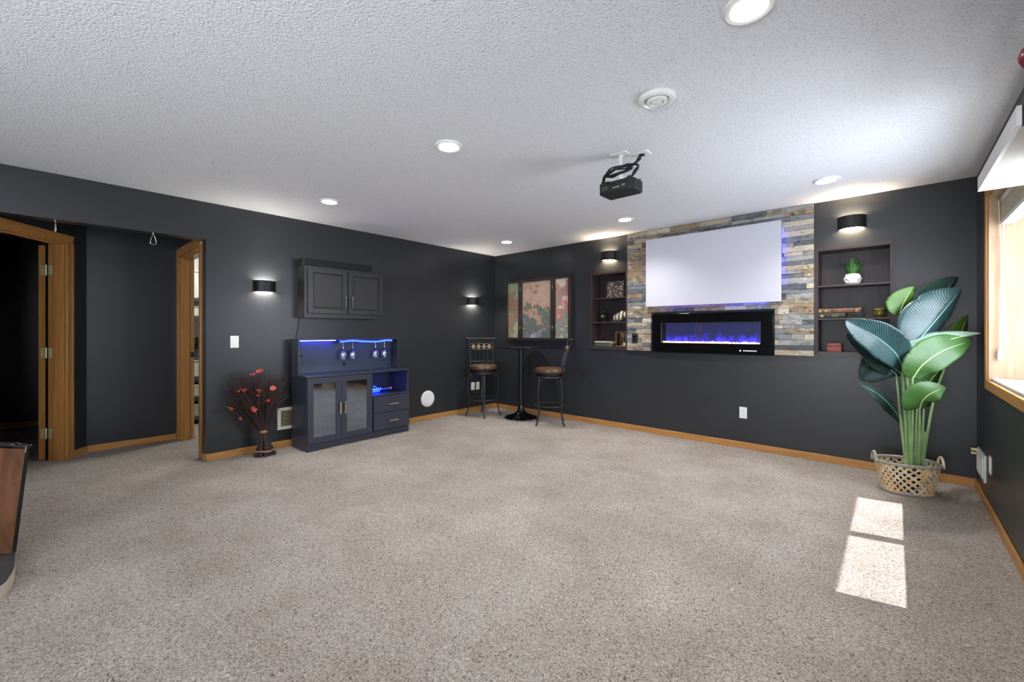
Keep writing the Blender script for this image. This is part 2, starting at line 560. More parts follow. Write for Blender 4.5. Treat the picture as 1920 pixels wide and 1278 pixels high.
for a, b in ((y0 + 0.012, y0 + 0.07), (-1.46, -1.38), (y1 - 0.07, y1 - 0.012)):
    box(5.575, 5.615, a, b, z0 + 0.012, z1 - 0.012).build('sash_stile', 'white_paint', wn, bevel=0.003)
for a, b in ((z0 + 0.012, z0 + 0.03), (z1 - 0.03, z1 - 0.012)):
    box(5.575, 5.615, y0 + 0.07, y1 - 0.07, a, b).build('sash_rail', 'white_paint', wn)
for a, b in ((y0 + 0.07, -1.46), (-1.38, y1 - 0.07)):
    box(5.60, 5.604, a, b, z0 + 0.03, z1 - 0.03).build('pane', 'glass', wn)

# ================================================================== stone veneer
STONES = []
for i, (a, b) in enumerate([((92, 95, 98), (122, 125, 127)), ((70, 73, 77), (96, 99, 101)), ((120, 120, 120), (150, 148, 144)), ((140, 126, 104), (172, 158, 134)),
                            ((112, 94, 72), (150, 128, 98)), ((160, 150, 132), (190, 180, 162)), ((88, 84, 82), (140, 126, 108)), ((58, 60, 63), (82, 85, 88))]):
    m = Mat('ledge_stone_%s' % 'abcdefgh'[i])
    m.set(Roughness=0.75)
    c = m.coord('Object', (1, 1, 2.2))
    n1 = m.n('ShaderNodeTexNoise', Scale=13.0, Detail=4.0, Roughness=0.62, Distortion=0.5)
    m.l(c, n1.inputs['Vector'])
    acc = [(58, 56, 52), (132, 118, 94), (190, 182, 168), (84, 86, 90)][i % 4]
    m.l(m.ramp(n1.outputs[0], [(0.36, lin(*a)), (0.50, lin(*b)), (0.60, lin(*b)), (0.66, lin(*acc))]), m.b.inputs['Base Color'])
    n2 = m.n('ShaderNodeTexNoise', Scale=55.0, Detail=4.0)
    m.l(c, n2.inputs['Vector'])
    m.bump(n2.outputs[0], 0.5, 0.006)
    STONES.append(m.m)

SX0, SX1, SZ0 = 2.333, 4.247, 0.988
sv = thing('stone_veneer', 'stacked grey and tan ledgestone veneer on the far wall behind white screen and fireplace', 'stone veneer', (0, 0, 0))
bk = wall_panel((SX0, SX1), (SZ0, H - 0.002), [(FB[0] - 0.02, FB[1] + 0.02, FB[2] - 0.02, FB[3] + 0.02)], 0.008, lambda u, v, w: (u, -0.012 + w, v))
bk.build('backing', plain('stone_backing', lin(46, 44, 42), 0.9), sv)
rs = random.Random(11)
EX = [(2.645, 3.925, 0.9, 1.443), (2.70, 3.90, 1.56, 2.24)]     # fully hidden behind the fireplace and the screen
z = SZ0
while z < H - 0.012:
    h = rs.choice([0.034, 0.042, 0.046, 0.052, 0.058])
    if H - 0.004 - (z + h) < 0.022: h = H - 0.004 - z
    x = SX0
    while x < SX1 - 0.001:
        w = rs.uniform(0.09, 0.34)
        if SX1 - (x + w) < 0.06: w = SX1 - x
        xa, xb = x, x + w
        x += w
        segs = [(xa, xb)]
        for e in EX:
            if z + h > e[2] + 0.004 and z < e[3] - 0.004:
                ns_ = []
                for p, q in segs:
                    if q <= e[0] or p >= e[1]: ns_.append((p, q)); continue
                    if p < e[0]: ns_.append((p, e[0]))
                    if q > e[1]: ns_.append((e[1], q))
                segs = ns_
        for p, q in segs:
            if q - p < 0.02: continue
            g = 0.0012
            d = rs.uniform(0.017, 0.03)
            mb = MB().box(p + g, q - g, -d, -0.0121, z + g, z + h - g)
            mb.v = [(vx, vy - (rs.uniform(-0.003, 0.003) if vy < -0.015 else 0), vz) for vx, vy, vz in mb.v]
            wts = [6, 4, 5, 2, 1, 3, 2, 1] if p > 3.4 else [4, 3, 2, 4, 5, 1, 5, 2]
            mb.build('stone', rs.choices(STONES, wts)[0], sv)
    z += h

# ================================================================== screen
t = thing('projection_screen', 'large blank white projection screen hung on the stone veneer, lit blue behind', 'screen', (0, 0, 0))
sx0, sx1, sz0, sz1 = 2.606, 3.992, 1.516, 2.312
box(sx0, sx1, -0.085, -0.070, sz0, sz1).build('screen_surface', 'screen', t, bevel=0.002)
fr = MB()
for a in ((sx0 + 0.006, sx0 + 0.04, sz0 + 0.006, sz1 - 0.006), (sx1 - 0.04, sx1 - 0.002, sz0 + 0.004, sz1 - 0.006), (sx0 + 0.04, sx1 - 0.04, sz0 + 0.002, sz0 + 0.03), (sx0 + 0.04, sx1 - 0.04, sz1 - 0.04, sz1 - 0.006)):
    fr.box(a[0], a[1], -0.070, -0.05, a[2], a[3])
fr.build('frame', 'black_matte', t)
for bx in (sx0 + 0.2, sx1 - 0.2):
    box(bx - 0.03, bx + 0.03, -0.05, -0.0121, 1.85, 2.0).build('wall_bracket', 'black_matte', t)
box(sx1 - 0.022, sx1 - 0.010, -0.05, -0.045, 1.66, 2.24).build('led_strip', 'led_back', t)
box(2.80, 3.86, -0.05, -0.044, sz0 + 0.012, sz0 + 0.02).build('led_strip', 'led_back', t)
box(sx0 + 0.03, sx0 + 0.038, -0.05, -0.044, 1.66, 1.95).build('led_strip', 'led_blue_soft', t)

# ================================================================== electric fireplace
t = thing('electric_fireplace', 'wide black glass electric fireplace with blue flames set into the stone', 'fireplace', (0, 0, 0))
fx0, fx1, fz0, fz1 = 2.664, 3.918, 0.978, 1.430
gx0, gx1, gz0, gz1 = 2.775, 3.801, 1.092, 1.317
MB_ = wall_panel((fx0, fx1), (fz0, fz1), [(gx0, gx1, gz0, gz1)], 0.016, lambda u, v, w: (u, -0.040 + w, v))
MB_.build('glass_surround', 'black_gloss', t, bevel=0.003)
box(gx0, gx1, -0.036, -0.034, gz0, gz1).build('glass_front', thin_glass('firebox_glass', (0.85, 0.85, 0.9, 1), 0.02, 0.06), t)
sh = MB()
sh.box(gx0 - 0.0, gx1 + 0.0, -0.022, 0.13, gz1 - 0.002, gz1 + 0.004).box(gx0, gx1, -0.022, 0.13, gz0 - 0.006, gz0)
sh.box(gx0 - 0.006, gx0, -0.022, 0.13, gz0, gz1).box(gx1, gx1 + 0.0, -0.022, 0.13, gz0, gz1)
sh.build('firebox', 'black_matte', t)
ed = MB()
ed.box(gx0, gx1, -0.041, -0.039, gz1, gz1 + 0.004).box(gx0 - 0.004, gx0, -0.041, -0.039, gz0, gz1 + 0.004).box(gx1, gx1 + 0.004, -0.041, -0.039, gz0, gz1 + 0.004)
ed.build('opening_trim', plain('dark_grey_trim', lin(60, 60, 66), 0.3), t)
fm = Mat('flame_screen')
fm.set(Roughness=0.3)
fm.b.inputs['Base Color'].default_value = (0.01, 0.01, 0.02, 1)
tc = fm.n('ShaderNodeTexCoord')
sp = fm.n('ShaderNodeSeparateXYZ')
fm.l(tc.outputs['Generated'], sp.inputs[0])
nz = fm.n('ShaderNodeTexNoise', Scale=9.0, Detail=4.0, Roughness=0.7)
mpg = fm.n('ShaderNodeMapping'); mpg.inputs['Scale'].default_value = (1.6, 1, 0.28)
fm.l(tc.outputs['Generated'], mpg.inputs[0]); fm.l(mpg.outputs[0], nz.inputs['Vector'])
sb = fm.n('ShaderNodeMath', operation='MULTIPLY_ADD')
fm.l(nz.outputs[0], sb.inputs[0]); sb.inputs[1].default_value = 1.5; sb.inputs[2].default_value = -0.32
df = fm.n('ShaderNodeMath', operation='SUBTRACT')
fm.l(sb.outputs[0], df.inputs[0]); fm.l(sp.outputs['Z'], df.inputs[1])
fm.l(fm.ramp(df.outputs[0], [(0.0, (0.012, 0.014, 0.045, 1)), (0.12, (0.016, 0.016, 0.14, 1)), (0.4, (0.035, 0.03, 0.55, 1)), (0.75, (0.15, 0.13, 1, 1))]), fm.b.inputs['Emission Color'])
fm.b.inputs['Emission Strength'].default_value = 1.8
box(gx0, gx1, 0.10, 0.104, gz0, gz1).build('flame_screen', fm.m, t)
em = MB(); rr = random.Random(3)
for i in range(170):
    xx = gx0 + 0.012 + (gx1 - gx0 - 0.024) * (i + rr.random()) / 170
    s_ = rr.uniform(0.005, 0.0105)
    em.obox((xx, rr.uniform(-0.015, 0.03), gz0 + s_ * 0.7), (rr.uniform(-1, 1), rr.uniform(-1, 1), rr.uniform(-1, 1) + 0.01), (0.3, 1, rr.uniform(-1, 1)), (1, 0.2, 1), s_, s_ * 0.8, s_ * 0.7)
o = em.build('fire_crystals', 'ember', t); o['kind'] = 'stuff'
ic = MB()
for i, xx in enumerate([3.618] + [3.652 + 0.0185 * k for k in range(7)]):
    if i == 0:
        ic.tube([(xx + 0.006 * cos(a * pi / 5), -0.0408, 1.022 + 0.006 * sin(a * pi / 5)) for a in range(10)], 0.0012, 4, closed=True)
    elif i % 3 == 0:
        ic.prism([(xx - 0.006, 1.018), (xx + 0.006, 1.018), (xx, 1.028)], -0.0412, -0.0402)
    else:
        ic.prism([(xx + 0.0052 * cos(a * pi / 3), 1.022 + 0.0052 * sin(a * pi / 3)) for a in range(6)], -0.0412, -0.0402)
o = ic.build('control_icons', 'icon', t)

# black receptacle plate in the stone
t = thing('outlet_plate', 'black outlet plate set in the stone, left of fireplace', 'outlet', (2.44, -0.033, 1.138))
box(-0.037, 0.037, -0.004, 0.014, -0.06, 0.06).build('plate', 'black_matte', t, bevel=0.003)
for s in (-0.02, 0.02):
    box(-0.017, 0.017, -0.007, -0.003, s - 0.014, s + 0.014).build('socket', 'black_gloss', t, bevel=0.003)

# ================================================================== recessed shelves
def niche(name, n, shelves, label):
    x0, x1, z0, z1 = n
    t = thing(name, label, 'shelf', (0, 0, 0))
    D = 0.225
    box(x0, x1, D, D + 0.012, z0, z1).build('back_panel', 'espresso', t)
    for a in (x0, x1 - 0.016):
        box(a, a + 0.016, -0.006, D, z0, z1).build('side_panel', 'espresso', t, bevel=0.001)
    box(x0 + 0.016, x1 - 0.016, -0.006, D, z1 - 0.016, z1).build('top_panel', 'espresso_h', t)
    box(x0 + 0.016, x1 - 0.016, -0.006, D, z0, z0 + 0.028).build('bottom_panel', 'espresso_h', t)
    for zz in shelves:
        box(x0 + 0.016, x1 - 0.016, 0.004, D, zz - 0.016, zz).build('shelf_board', 'espresso_h', t, bevel=0.001)
    w = 0.014
    for a in (x0 - w, x1):
        box(a, a + w, -0.010, 0.0, z0 - w, z1 + w).build('edge_trim', 'espresso', t)
    box(x0, x1, -0.010, 0, z1, z1 + w).build('edge_trim', 'espresso_h', t)
    box(x0, x1, -0.010, 0, z0 - w, z0).build('edge_trim', 'espresso_h', t)
    return t
niche('recessed_bookcase', NL, [1.662, 1.348], 'dark brown recessed bookcase in the wall, left of the stone veneer')
niche('recessed_bookcase', NR, [1.654, 1.346], 'dark brown recessed bookcase in the wall, right of the stone veneer')

# ---- contents of the right bookcase
ZR = [1.654, 1.346, 1.033]
t = thing('potted_grass', 'bright green spiky grass in a faceted white pot on a dark shelf', 'plant', (4.525, 0.10, ZR[0]))
n_ = 12
vs = []; rows = [(0.044, 0.0), (0.058, 0.018), (0.066, 0.050), (0.060, 0.080), (0.048, 0.098)]
mb = MB(); vv = []
for k, (r, zz) in enumerate(rows):
    for i in range(n_):
        a = 2 * pi * (i + 0.5 * (k % 2)) / n_
        rr_ = r * (1.05 if (i + k) % 2 == 0 else 0.97)
        vv.append((rr_ * cos(a), rr_ * sin(a), zz))
ff = [tuple(range(n_))]
for k in range(len(rows) - 1):
    for i in range(n_):
        j = (i + 1) % n_
        a, b, c, d = k * n_ + i, k * n_ + j, (k + 1) * n_ + j, (k + 1) * n_ + i
        ff += [(a, b, c), (a, c, d)] if k % 2 == 0 else [(a, b, d), (b, c, d)]
mb.add(vv, ff)
mb.build('pot', plain('white_ceramic', lin(236, 235, 232), 0.35, var=0.01), t)
MB().lathe([(0.001, 0.088), (0.044, 0.088)], 12).build('soil', plain('dark_soil', lin(40, 34, 28), 0.9), t)
mb = MB(); rr = random.Random(5)
for i in range(130):
    a = rr.uniform(0, 2 * pi); l = rr.uniform(0.10, 0.17); o_ = rr.uniform(0.15, 1.0)
    b0 = Vector((0.03 * cos(a) * o_, 0.03 * sin(a) * o_, 0.088))
    dx, dy = cos(a) * o_ * 0.12, sin(a) * o_ * 0.075
    p0, p1_, p2 = b0, b0 + Vector((dx * 0.35, dy * 0.35, l * 0.62)), b0 + Vector((dx, dy, l * (1.05 - 0.35 * o_)))
    sd = Vector((-sin(a), cos(a), 0)) * 0.0035
    mb.add([p0 - sd, p0 + sd, p1_ + sd, p1_ - sd, p2], [(0, 1, 2, 3), (3, 2, 4)])
o = mb.build('grass_blades', plain('grass_green', lin(70, 128, 56), 0.45, var=0.35, scale=40), t); o['kind'] = 'stuff'

def book(name, label, loc, w, d, h, cover, rz=0, group=None, deco=None, pages='page'):
    """closed book lying flat, spine to the front"""
    t = thing(name, label, 'book', loc, rz, group)
    mb = MB()
    mb.box(-w / 2, w / 2, -d / 2, d / 2, 0, h * 0.12).box(-w / 2, w / 2, -d / 2, d / 2, h * 0.88, h)
    mb.prism([(-d / 2, 0), (-d / 2, h), (-d / 2 - h * 0.12, h * 0.8), (-d / 2 - h * 0.16, h * 0.5), (-d / 2 - h * 0.12, h * 0.2)], -w / 2, w / 2, axis='x')
    mb.build('cover', cover, t)
    box(-w / 2 + 0.004, w / 2 - 0.004, -d / 2, d / 2 - 0.006, h * 0.12, h * 0.88).build('pages', pages, t)
    if deco:
        for nm, mat, mbb in deco:
            mbb.build(nm, mat, t)
    return t
M['page'] = plain('book_pages', lin(208, 192, 164), 0.8)
M['gilt'] = plain('gilt_print', lin(168, 132, 84), 0.45, 0.4, var=0.2, scale=60)
cop = plain('embossed_brown_leather', lin(112, 72, 52), 0.45, var=0.45, scale=45)
grn = plain('dark_green_cloth', lin(34, 50, 44), 0.55, var=0.25, scale=30)
def medal(x, y, z, r):
    return MB().tube([(x, y + 0.003, z), (x, y - 0.002, z)], r, 12)
bx = MB()
for k in range(4):
    bx.box(0.0 + 0.014 * k, 0.009 + 0.014 * k, -0.0845, -0.081, 0.026, 0.033)
    bx.box(0.004 + 0.012 * k, 0.010 + 0.012 * k, -0.0845, -0.081, 0.013, 0.019)
book('book', 'thick dark green book with gilt spine lying under the brown ornate book', (4.378, 0.11, ZR[1]), 0.205, 0.15, 0.046, grn, deco=[('spine_medallion', 'gilt', medal(-0.075, -0.081, 0.023, 0.014)), ('spine_lettering', 'gilt', bx)])
book('book', 'black slim notebook lying flat beside green book, topmost of two', (4.548, 0.11, ZR[1] + 0.023), 0.118, 0.15, 0.020, 'black_matte')
book('book', 'black slim notebook lying flat beside green book, on the shelf itself', (4.548, 0.11, ZR[1]), 0.118, 0.15, 0.022, 'black_matte')
ribs = MB()
for xx in (-0.125, -0.055, -0.045, 0.10, 0.11, 0.155):
    ribs.box(xx, xx + 0.006, -0.0845, -0.08, 0.004, 0.036)
book('book', 'long brown ornate book with gilt bosses lying on top of green and black books', (4.43, 0.11, ZR[1] + 0.0465), 0.325, 0.15, 0.042, cop,
     deco=[('spine_boss', 'gilt', medal(-0.095, -0.081, 0.021, 0.012)), ('spine_boss', 'gilt', medal(0.128, -0.081, 0.021, 0.012)), ('spine_boss', 'gilt', medal(-0.14, -0.081, 0.021, 0.012)), ('spine_ribs', 'black_matte', ribs)])
t = thing('lidded_bowl', 'small olive green lidded bowl at the right end of the book shelf', 'bowl', (4.713, 0.10, ZR[1]))
olive = plain('olive_glaze', lin(112, 104, 52), 0.18, 0.3, var=0.2, scale=20)
MB().lathe([(0.030, 0.0), (0.043, 0.012), (0.047, 0.035), (0.044, 0.060), (0.038, 0.062)], 24).build('bowl_body', olive, t, smooth=True)
MB().lathe([(0.047, 0.063), (0.050, 0.068), (0.047, 0.078), (0.034, 0.088), (0.012, 0.092), (0.001, 0.092)], 24).build('lid', olive, t, smooth=True)
t = thing('trinket_box', 'small red wooden box with brass knob on the lowest dark shelf', 'box', (4.392, 0.09, ZR[2]))
red = plain('red_brown_leather', lin(136, 62, 54), 0.45, var=0.15)
box(-0.055, 0.055, -0.035, 0.035, 0, 0.045).build('box_body', red, t, bevel=0.003)
box(-0.055, 0.055, -0.035, 0.035, 0.0465, 0.078).build('lid', red, t, bevel=0.006)
MB().sphere((0, -0.039, 0.05), 0.006).build('knob', 'gold_pull', t, smooth=True)
t = thing('copper_dish', 'small copper dish half hidden by plant leaf on the lowest dark shelf', 'dish', (4.64, 0.09, ZR[2]))
MB().lathe([(0.02, 0), (0.035, 0.012), (0.042, 0.032), (0.038, 0.032), (0.03, 0.014), (0.001, 0.006)], 20).build('dish_bowl', plain('copper', lin(196, 112, 70), 0.3, 0.8), t, smooth=True)

# ---- contents of the left bookcase
ZL = [1.662, 1.348, 1.031]
t = thing('framed_picture', 'small dark framed picture of pale flowers standing on the upper niche shelf', 'picture', (2.078, 0.15, ZL[0]))
fp = Mat('pale_flower_print'); fp.set(Roughness=0.4)
v = fp.n('ShaderNodeTexVoronoi', Scale=26.0); nn = fp.n('ShaderNodeTexNoise', Scale=9.0, Detail=4.0, Distortion=1.5)
cc = fp.coord()
fp.l(cc, v.inputs['Vector']); fp.l(cc, nn.inputs['Vector'])
mm = fp.n('ShaderNodeMath', operation='MULTIPLY'); fp.l(v.outputs['Distance'], mm.inputs[0]); fp.l(nn.outputs[0], mm.inputs[1])
fp.l(fp.ramp(mm.outputs[0], [(0.05, lin(206, 200, 192)), (0.14, lin(150, 142, 132)), (0.22, lin(112, 84, 66)), (0.36, lin(64, 66, 66))]), fp.b.inputs['Base Color'])
box(-0.125, 0.125, -0.008, -0.004, 0.012, 0.222).build('print', fp.m, t)
f_ = MB()
for a in ((-0.137, -0.125, 0, 0.234), (0.125, 0.137, 0, 0.234), (-0.125, 0.125, 0, 0.012), (-0.125, 0.125, 0.222, 0.234)):
    f_.box(a[0], a[1], -0.012, 0.006, a[2], a[3])
f_.build('frame', 'black_matte', t)
t = thing('figurine_clock', 'dark ornate statuette with small pale starburst dial in the middle niche shelf', 'figurine', (1.935, 0.11, ZL[1]))
dk = plain('dark_bronze', lin(38, 36, 30), 0.4, 0.5, var=0.3)
MB().lathe([(0.04, 0), (0.045, 0.02), (0.03, 0.03), (0.046, 0.07), (0.03, 0.108), (0.014, 0.118), (0.022, 0.14), (0.012, 0.165), (0.003, 0.18)], 16).build('figure_body', dk, t, smooth=True)
st = MB()
for k in range(8):
    a = pi * k / 4
    st.prism([(0.006 * cos(a + 0.5), 0.075 + 0.006 * sin(a + 0.5)), (0.026 * cos(a), 0.075 + 0.026 * sin(a)), (0.006 * cos(a - 0.5), 0.075 + 0.006 * sin(a - 0.5))], -0.052, -0.049)
st.build('starburst', 'gilt', t)
MB().sphere((0, -0.05, 0.075), 0.008).build('dial', 'ivory', t, smooth=True)
t = thing('conch_shell', 'cream and green spiky conch shell resting on the middle niche shelf', 'shell', (2.175, 0.11, ZL[1]))
mb = MB(); vv = []; ff = []
NU, NV = 16, 14
for i in range(NU):
    u = i / (NU - 1); R_ = 0.052 * (sin(pi * min(1, u * 0.9 + 0.08))) ** 0.7 + 0.006
    for k in range(NV):
        a = 2 * pi * k / NV
        sp_ = 1 + 0.28 * max(0, sin(3 * a + u * 14)) * (0.4 + 0.6 * u)
        vv.append((-0.10 + 0.20 * u, R_ * sp_ * cos(a) * 0.9, 0.05 + 0.055 * u + R_ * sp_ * sin(a) - 0.012))
for i in range(NU - 1):
    for k in range(NV):
        ff.append((i * NV + k, i * NV + (k + 1) % NV, (i + 1) * NV + (k + 1) % NV, (i + 1) * NV + k))
ff += [tuple(range(NV)), tuple(range((NU - 1) * NV, NU * NV))]
zmin = min(p[2] for p in vv); vv = [(x, y, max(0, zz - zmin)) for x, y, zz in vv]
mb.add(vv, ff)
sm = Mat('shell_glaze'); sm.set(Roughness=0.35)
wv = sm.n('ShaderNodeTexWave', Scale=6.0, Distortion=3.0); sm.l(sm.coord(), wv.inputs['Vector'])
sm.l(sm.ramp(wv.outputs[0], [(0.2, lin(92, 96, 78)), (0.5, lin(190, 172, 138)), (0.8, lin(224, 214, 192))]), sm.b.inputs['Base Color'])
mb.build('shell_body', sm.m, t, smooth=True)
cr = plain('cream_cover', lin(172, 160, 140), 0.6); gc = plain('green_cover', lin(64, 100, 78), 0.6); dc = plain('dark_cover', lin(58, 54, 52), 0.6)
book('book', 'green spined book at the bottom of a short stack in the low niche', (1.935, 0.11, ZL[2]), 0.225, 0.15, 0.020, gc)
book('book', 'dark spined book between cream and green books in the low niche', (1.945, 0.11, ZL[2] + 0.0205), 0.235, 0.15, 0.020, dc)
book('book', 'cream spined book on top of a short stack in the low niche', (1.95, 0.11, ZL[2] + 0.041), 0.24, 0.15, 0.024, cr)
t = thing('box_lantern', 'glass and gold wire box with a slim gold chalice inside, on lowest niche shelf', 'lantern', (2.215, 0.10, ZL[2]))
lw_ = 0.066; lh = 0.185
wf = MB()
cs = [(-lw_, -lw_), (lw_, -lw_), (lw_, lw_), (-lw_, lw_)]
for i in range(4):
    a, b = cs[i], cs[(i + 1) % 4]
    wf.tube([(a[0], a[1], 0.003), (a[0], a[1], lh)], 0.003, 6)
    for zz in (0.003, lh): wf.tube([(a[0], a[1], zz), (b[0], b[1], zz)], 0.003, 6)
wf.build('wire_frame', 'gilt', t)
MB().lathe([(0.035, 0.004), (0.034, 0.008), (0.006, 0.016), (0.004, 0.10), (0.006, 0.11), (0.05, 0.172), (0.047, 0.172), (0.003, 0.114)], 18).build('chalice', 'gilt', t, smooth=True)
MB().sphere((0.02, 0.0, 0.026), 0.022).build('cream_ball', 'ivory', t, smooth=True)

# ================================================================== wall sconces
def sconce(label, loc, rz, lens, col):
    t = thing('wall_sconce', label, 'wall lamp', loc, rz, 'half round wall sconces')
    w, d, h = 0.103, 0.088, 0.057
    arc = lambda k, o: [((w - o) * cos(pi - pi * i / k), -0.004 - (d - o) * sin(pi * i / k)) for i in range(k + 1)]
    A, B_ = arc(20, 0), arc(20, 0.004)
    mb = MB(); n = len(A)
    for z in (-h, h):
        mb.v += [(x, y, z) for x, y in A] + [(x, y, z) for x, y in B_]
    for i in range(n - 1):
        mb.f += [(i, i + 1, 2 * n + i + 1, 2 * n + i), (n + i, 3 * n + i, 3 * n + i + 1, n + i + 1), (i, n + i, n + i + 1, i + 1), (2 * n + i, 2 * n + i + 1, 3 * n + i + 1, 3 * n + i)]
    mb.build('shade', 'black', t, smooth=True)
    box(-w, w, -0.004, 0, -h, h).build('back_plate', 'black', t)
    half = [((w - 0.012) * cos(pi - pi * i / 16), -0.006 - (d - 0.012) * sin(pi * i / 16)) for i in range(17)]
    for z in (-h + 0.012, h - 0.016):
        MB().prism(half, z, z + 0.004, axis='z').build('diffuser', lens, t)
    MB().prism([(-0.006, 0.0), (0.006, 0.0), (0.006, 0.02), (-0.006, 0.02)], -h - 0.004, -h + 0.012, axis='z')
    return t
sconce('black half round sconce on the left wall between the hall opening and wall cabinet', (0, -3.388, 1.683), 90, 'cool_lens', None)
sconce('black half round sconce on the left wall near the room corner', (0, -0.497, 1.683), 90, 'cool_lens', None)
sconce('black half round sconce above the recessed bookcase left of the stone', (2.068, 0, 2.195), 0, 'warm_lens', None)
sconce('black half round sconce above the recessed bookcase with the potted grass', (4.525, 0, 2.205), 0, 'warm_lens', None)

# ================================================================== ceiling fittings
def downlight(x, y, label):
    t = thing('downlight', label, 'ceiling light', (x, y, H), 0, 'recessed ceiling downlights')
    MB().lathe([(0.091, 0.0), (0.091, -0.006), (0.080, -0.013), (0.066, -0.010), (0.060, -0.002)], 32).build('trim_ring', 'white', t, smooth=True)
    MB().lathe([(0.064, -0.004), (0.064, -0.009), (0.040, -0.011), (0.001, -0.0115)], 32).build('lens', 'lamp_lens', t, smooth=True)
    sp = lamp('downlight_lamp', 'SPOT', 66, (1.0, 0.97, 0.93), (0, 0, -0.02), (0, 0, -1), spot_size=radians(135), spot_blend=1.0, shadow_soft_size=0.06)
    sp.parent = t
downlight(2.64, -3.13, 'lit round downlight in the middle of the ceiling, left of the vent')
downlight(0.887, -3.12, 'lit round downlight in the ceiling nearest the wall cabinet')
downlight(0.905, -0.696, 'lit round downlight nearest the far corner, over the pub table')
downlight(2.64, -0.68, 'lit round downlight near the far wall, in front of screen left end')
downlight(4.409, -0.693, 'lit round downlight above the right bookcase, near the big plant')
downlight(4.409, -3.14, 'largest looking round downlight, cut by the top edge of the picture')

t = thing('ceiling_vent', 'round white stepped ceiling air vent beside the projector', 'vent', (3.893, -2.768, H))
MB().lathe([(0.092, 0), (0.092, -0.010), (0.086, -0.018), (0.070, -0.022), (0.062, -0.014), (0.058, -0.004)], 40).build('outer_ring', 'white', t, smooth=True)
MB().lathe([(0.052, -0.012), (0.050, -0.026), (0.036, -0.028), (0.033, -0.02), (0.030, -0.012)], 36).build('middle_ring', 'white', t, smooth=True)
MB().lathe([(0.029, -0.018), (0.027, -0.028), (0.001, -0.030)], 30).build('centre_disc', 'white', t, smooth=True)
MB().lathe([(0.058, -0.003), (0.001, -0.004)], 30).build('dark_throat', 'black_matte', t)

# projector on its bracket
t = thing('projector', 'black projector hung upside down from a ceiling bracket amid looped cables', 'projector', (3.44, -2.292, 0))
pj = MB()
pj.prism([(-0.125, -0.07), (-0.115, -0.08), (0.09, -0.08), (0.125, -0.055), (0.125, 0.06), (0.105, 0.08), (-0.11, 0.08), (-0.125, 0.07)], 2.150, 2.225, axis='z')
pj.build('body', 'black_matte', t, bevel=0.006)
MB().prism([(-0.09, -0.055), (0.085, -0.055), (0.085, 0.055), (-0.09, 0.055)], 2.225, 2.231, axis='z').build('top_plate', 'black', t)
MB().tube([(0.02, 0.078, 2.188), (0.02, 0.10, 2.188)], 0.024, 16).build('lens_barrel', 'black_gloss', t, smooth=True)
po = MB()
for k in range(2):
    for j in range(2):
        po.box(-0.100 + 0.024 * k, -0.086 + 0.024 * k, -0.0815, -0.079, 2.176 + 0.014 * j, 2.182 + 0.014 * j)
po.box(-0.02, 0.03, -0.0815, -0.079, 2.172, 2.184).box(0.045, 0.07, -0.0815, -0.079, 2.176, 2.19)
po.build('ports', plain('grey_sockets', lin(120, 120, 122), 0.4), t)
vg = MB()
for k in range(6):
    vg.box(0.124, 0.1265, -0.04 + 0.014 * k, -0.034 + 0.014 * k, 2.165, 2.212)
vg.build('vent_slots', 'black_gloss', t)
for xx, yy in ((-0.11, -0.06), (0.11, 0.05), (-0.1, 0.06), (0.09, -0.06)):
    MB().cyl((xx, yy, 2.225), (xx, yy, 2.24), 0.007, 8).build('foot', 'black', t)
MB().cyl((-0.03, 0.05, 2.24), (-0.03, 0.05, 2.432), 0.016, 14).build('bracket_pole', 'white', t, smooth=True)
box(-0.09, 0.03, 0.0, 0.10, 2.432, 2.44).build('bracket_plate', 'white', t, bevel=0.002)
sp_ = MB()
for a, b in (((-0.03, 0.05), (-0.085, -0.05)), ((-0.03, 0.05), (0.08, -0.05)), ((-0.03, 0.05), (0.08, 0.05)), ((-0.03, 0.05), (-0.085, 0.05))):
    sp_.tube([(a[0], a[1], 2.25), (b[0], b[1], 2.238), (b[0], b[1], 2.231)], 0.006, 6)
sp_.build('bracket_arms', 'black', t)
t = thing('cable_plate', 'white ceiling cable plate from which the projector cables emerge', 'plate', (3.528, -2.165, H))
box(-0.055, 0.055, -0.04, 0.04, -0.008, 0).build('plate', 'white', t, bevel=0.003)
MB().lathe([(0.02, -0.012), (0.02, -0.008)], 16).build('grommet', 'black_matte', t)
t = thing('projector_cables', 'bundle of black cables looping from the ceiling plate to the projector', 'cable', (0, 0, 0))
rr = random.Random(9)
for k in range(11):
    j = lambda s=0.007: Vector((rr.uniform(-s, s), rr.uniform(-s, s), rr.uniform(-s, s)))
    pts = [Vector((3.52, -2.17, 2.431)), Vector((3.518, -2.19, 2.40)) + j(), Vector((3.50, -2.215, 2.365)) + j(), Vector((3.45, -2.25, 2.345)) + j(0.012), Vector((3.38, -2.275, 2.335)) + j(0.014), Vector((3.335, -2.285, 2.325)) + j(0.012)]
    if k < 5:
        pts += [Vector((3.325, -2.28, 2.305)) + j(), Vector((3.36, -2.27, 2.298)) + j(0.01), Vector((3.43, -2.25, 2.315)) + j(0.01), Vector((3.49, -2.225, 2.335)) + j(0.008)]
    elif k < 8:
        pts += [Vector((3.325, -2.30, 2.30)) + j(), Vector((3.335, -2.34, 2.25)) + j(), Vector((3.37, -2.37, 2.222)) + j(0.004), Vector((3.43, -2.375, 2.205))]
    else:
        pts = pts[:3] + [Vector((3.535, -2.22, 2.34)) + j(), Vector((3.53, -2.26, 2.30)) + j(0.012), Vector((3.52, -2.30, 2.25)) + j(0.006), Vector((3.505, -2.31, 2.236))]
    MB().tube(spline(pts, 6), 0.005, 6).build('cable', 'black_matte', t, smooth=True)

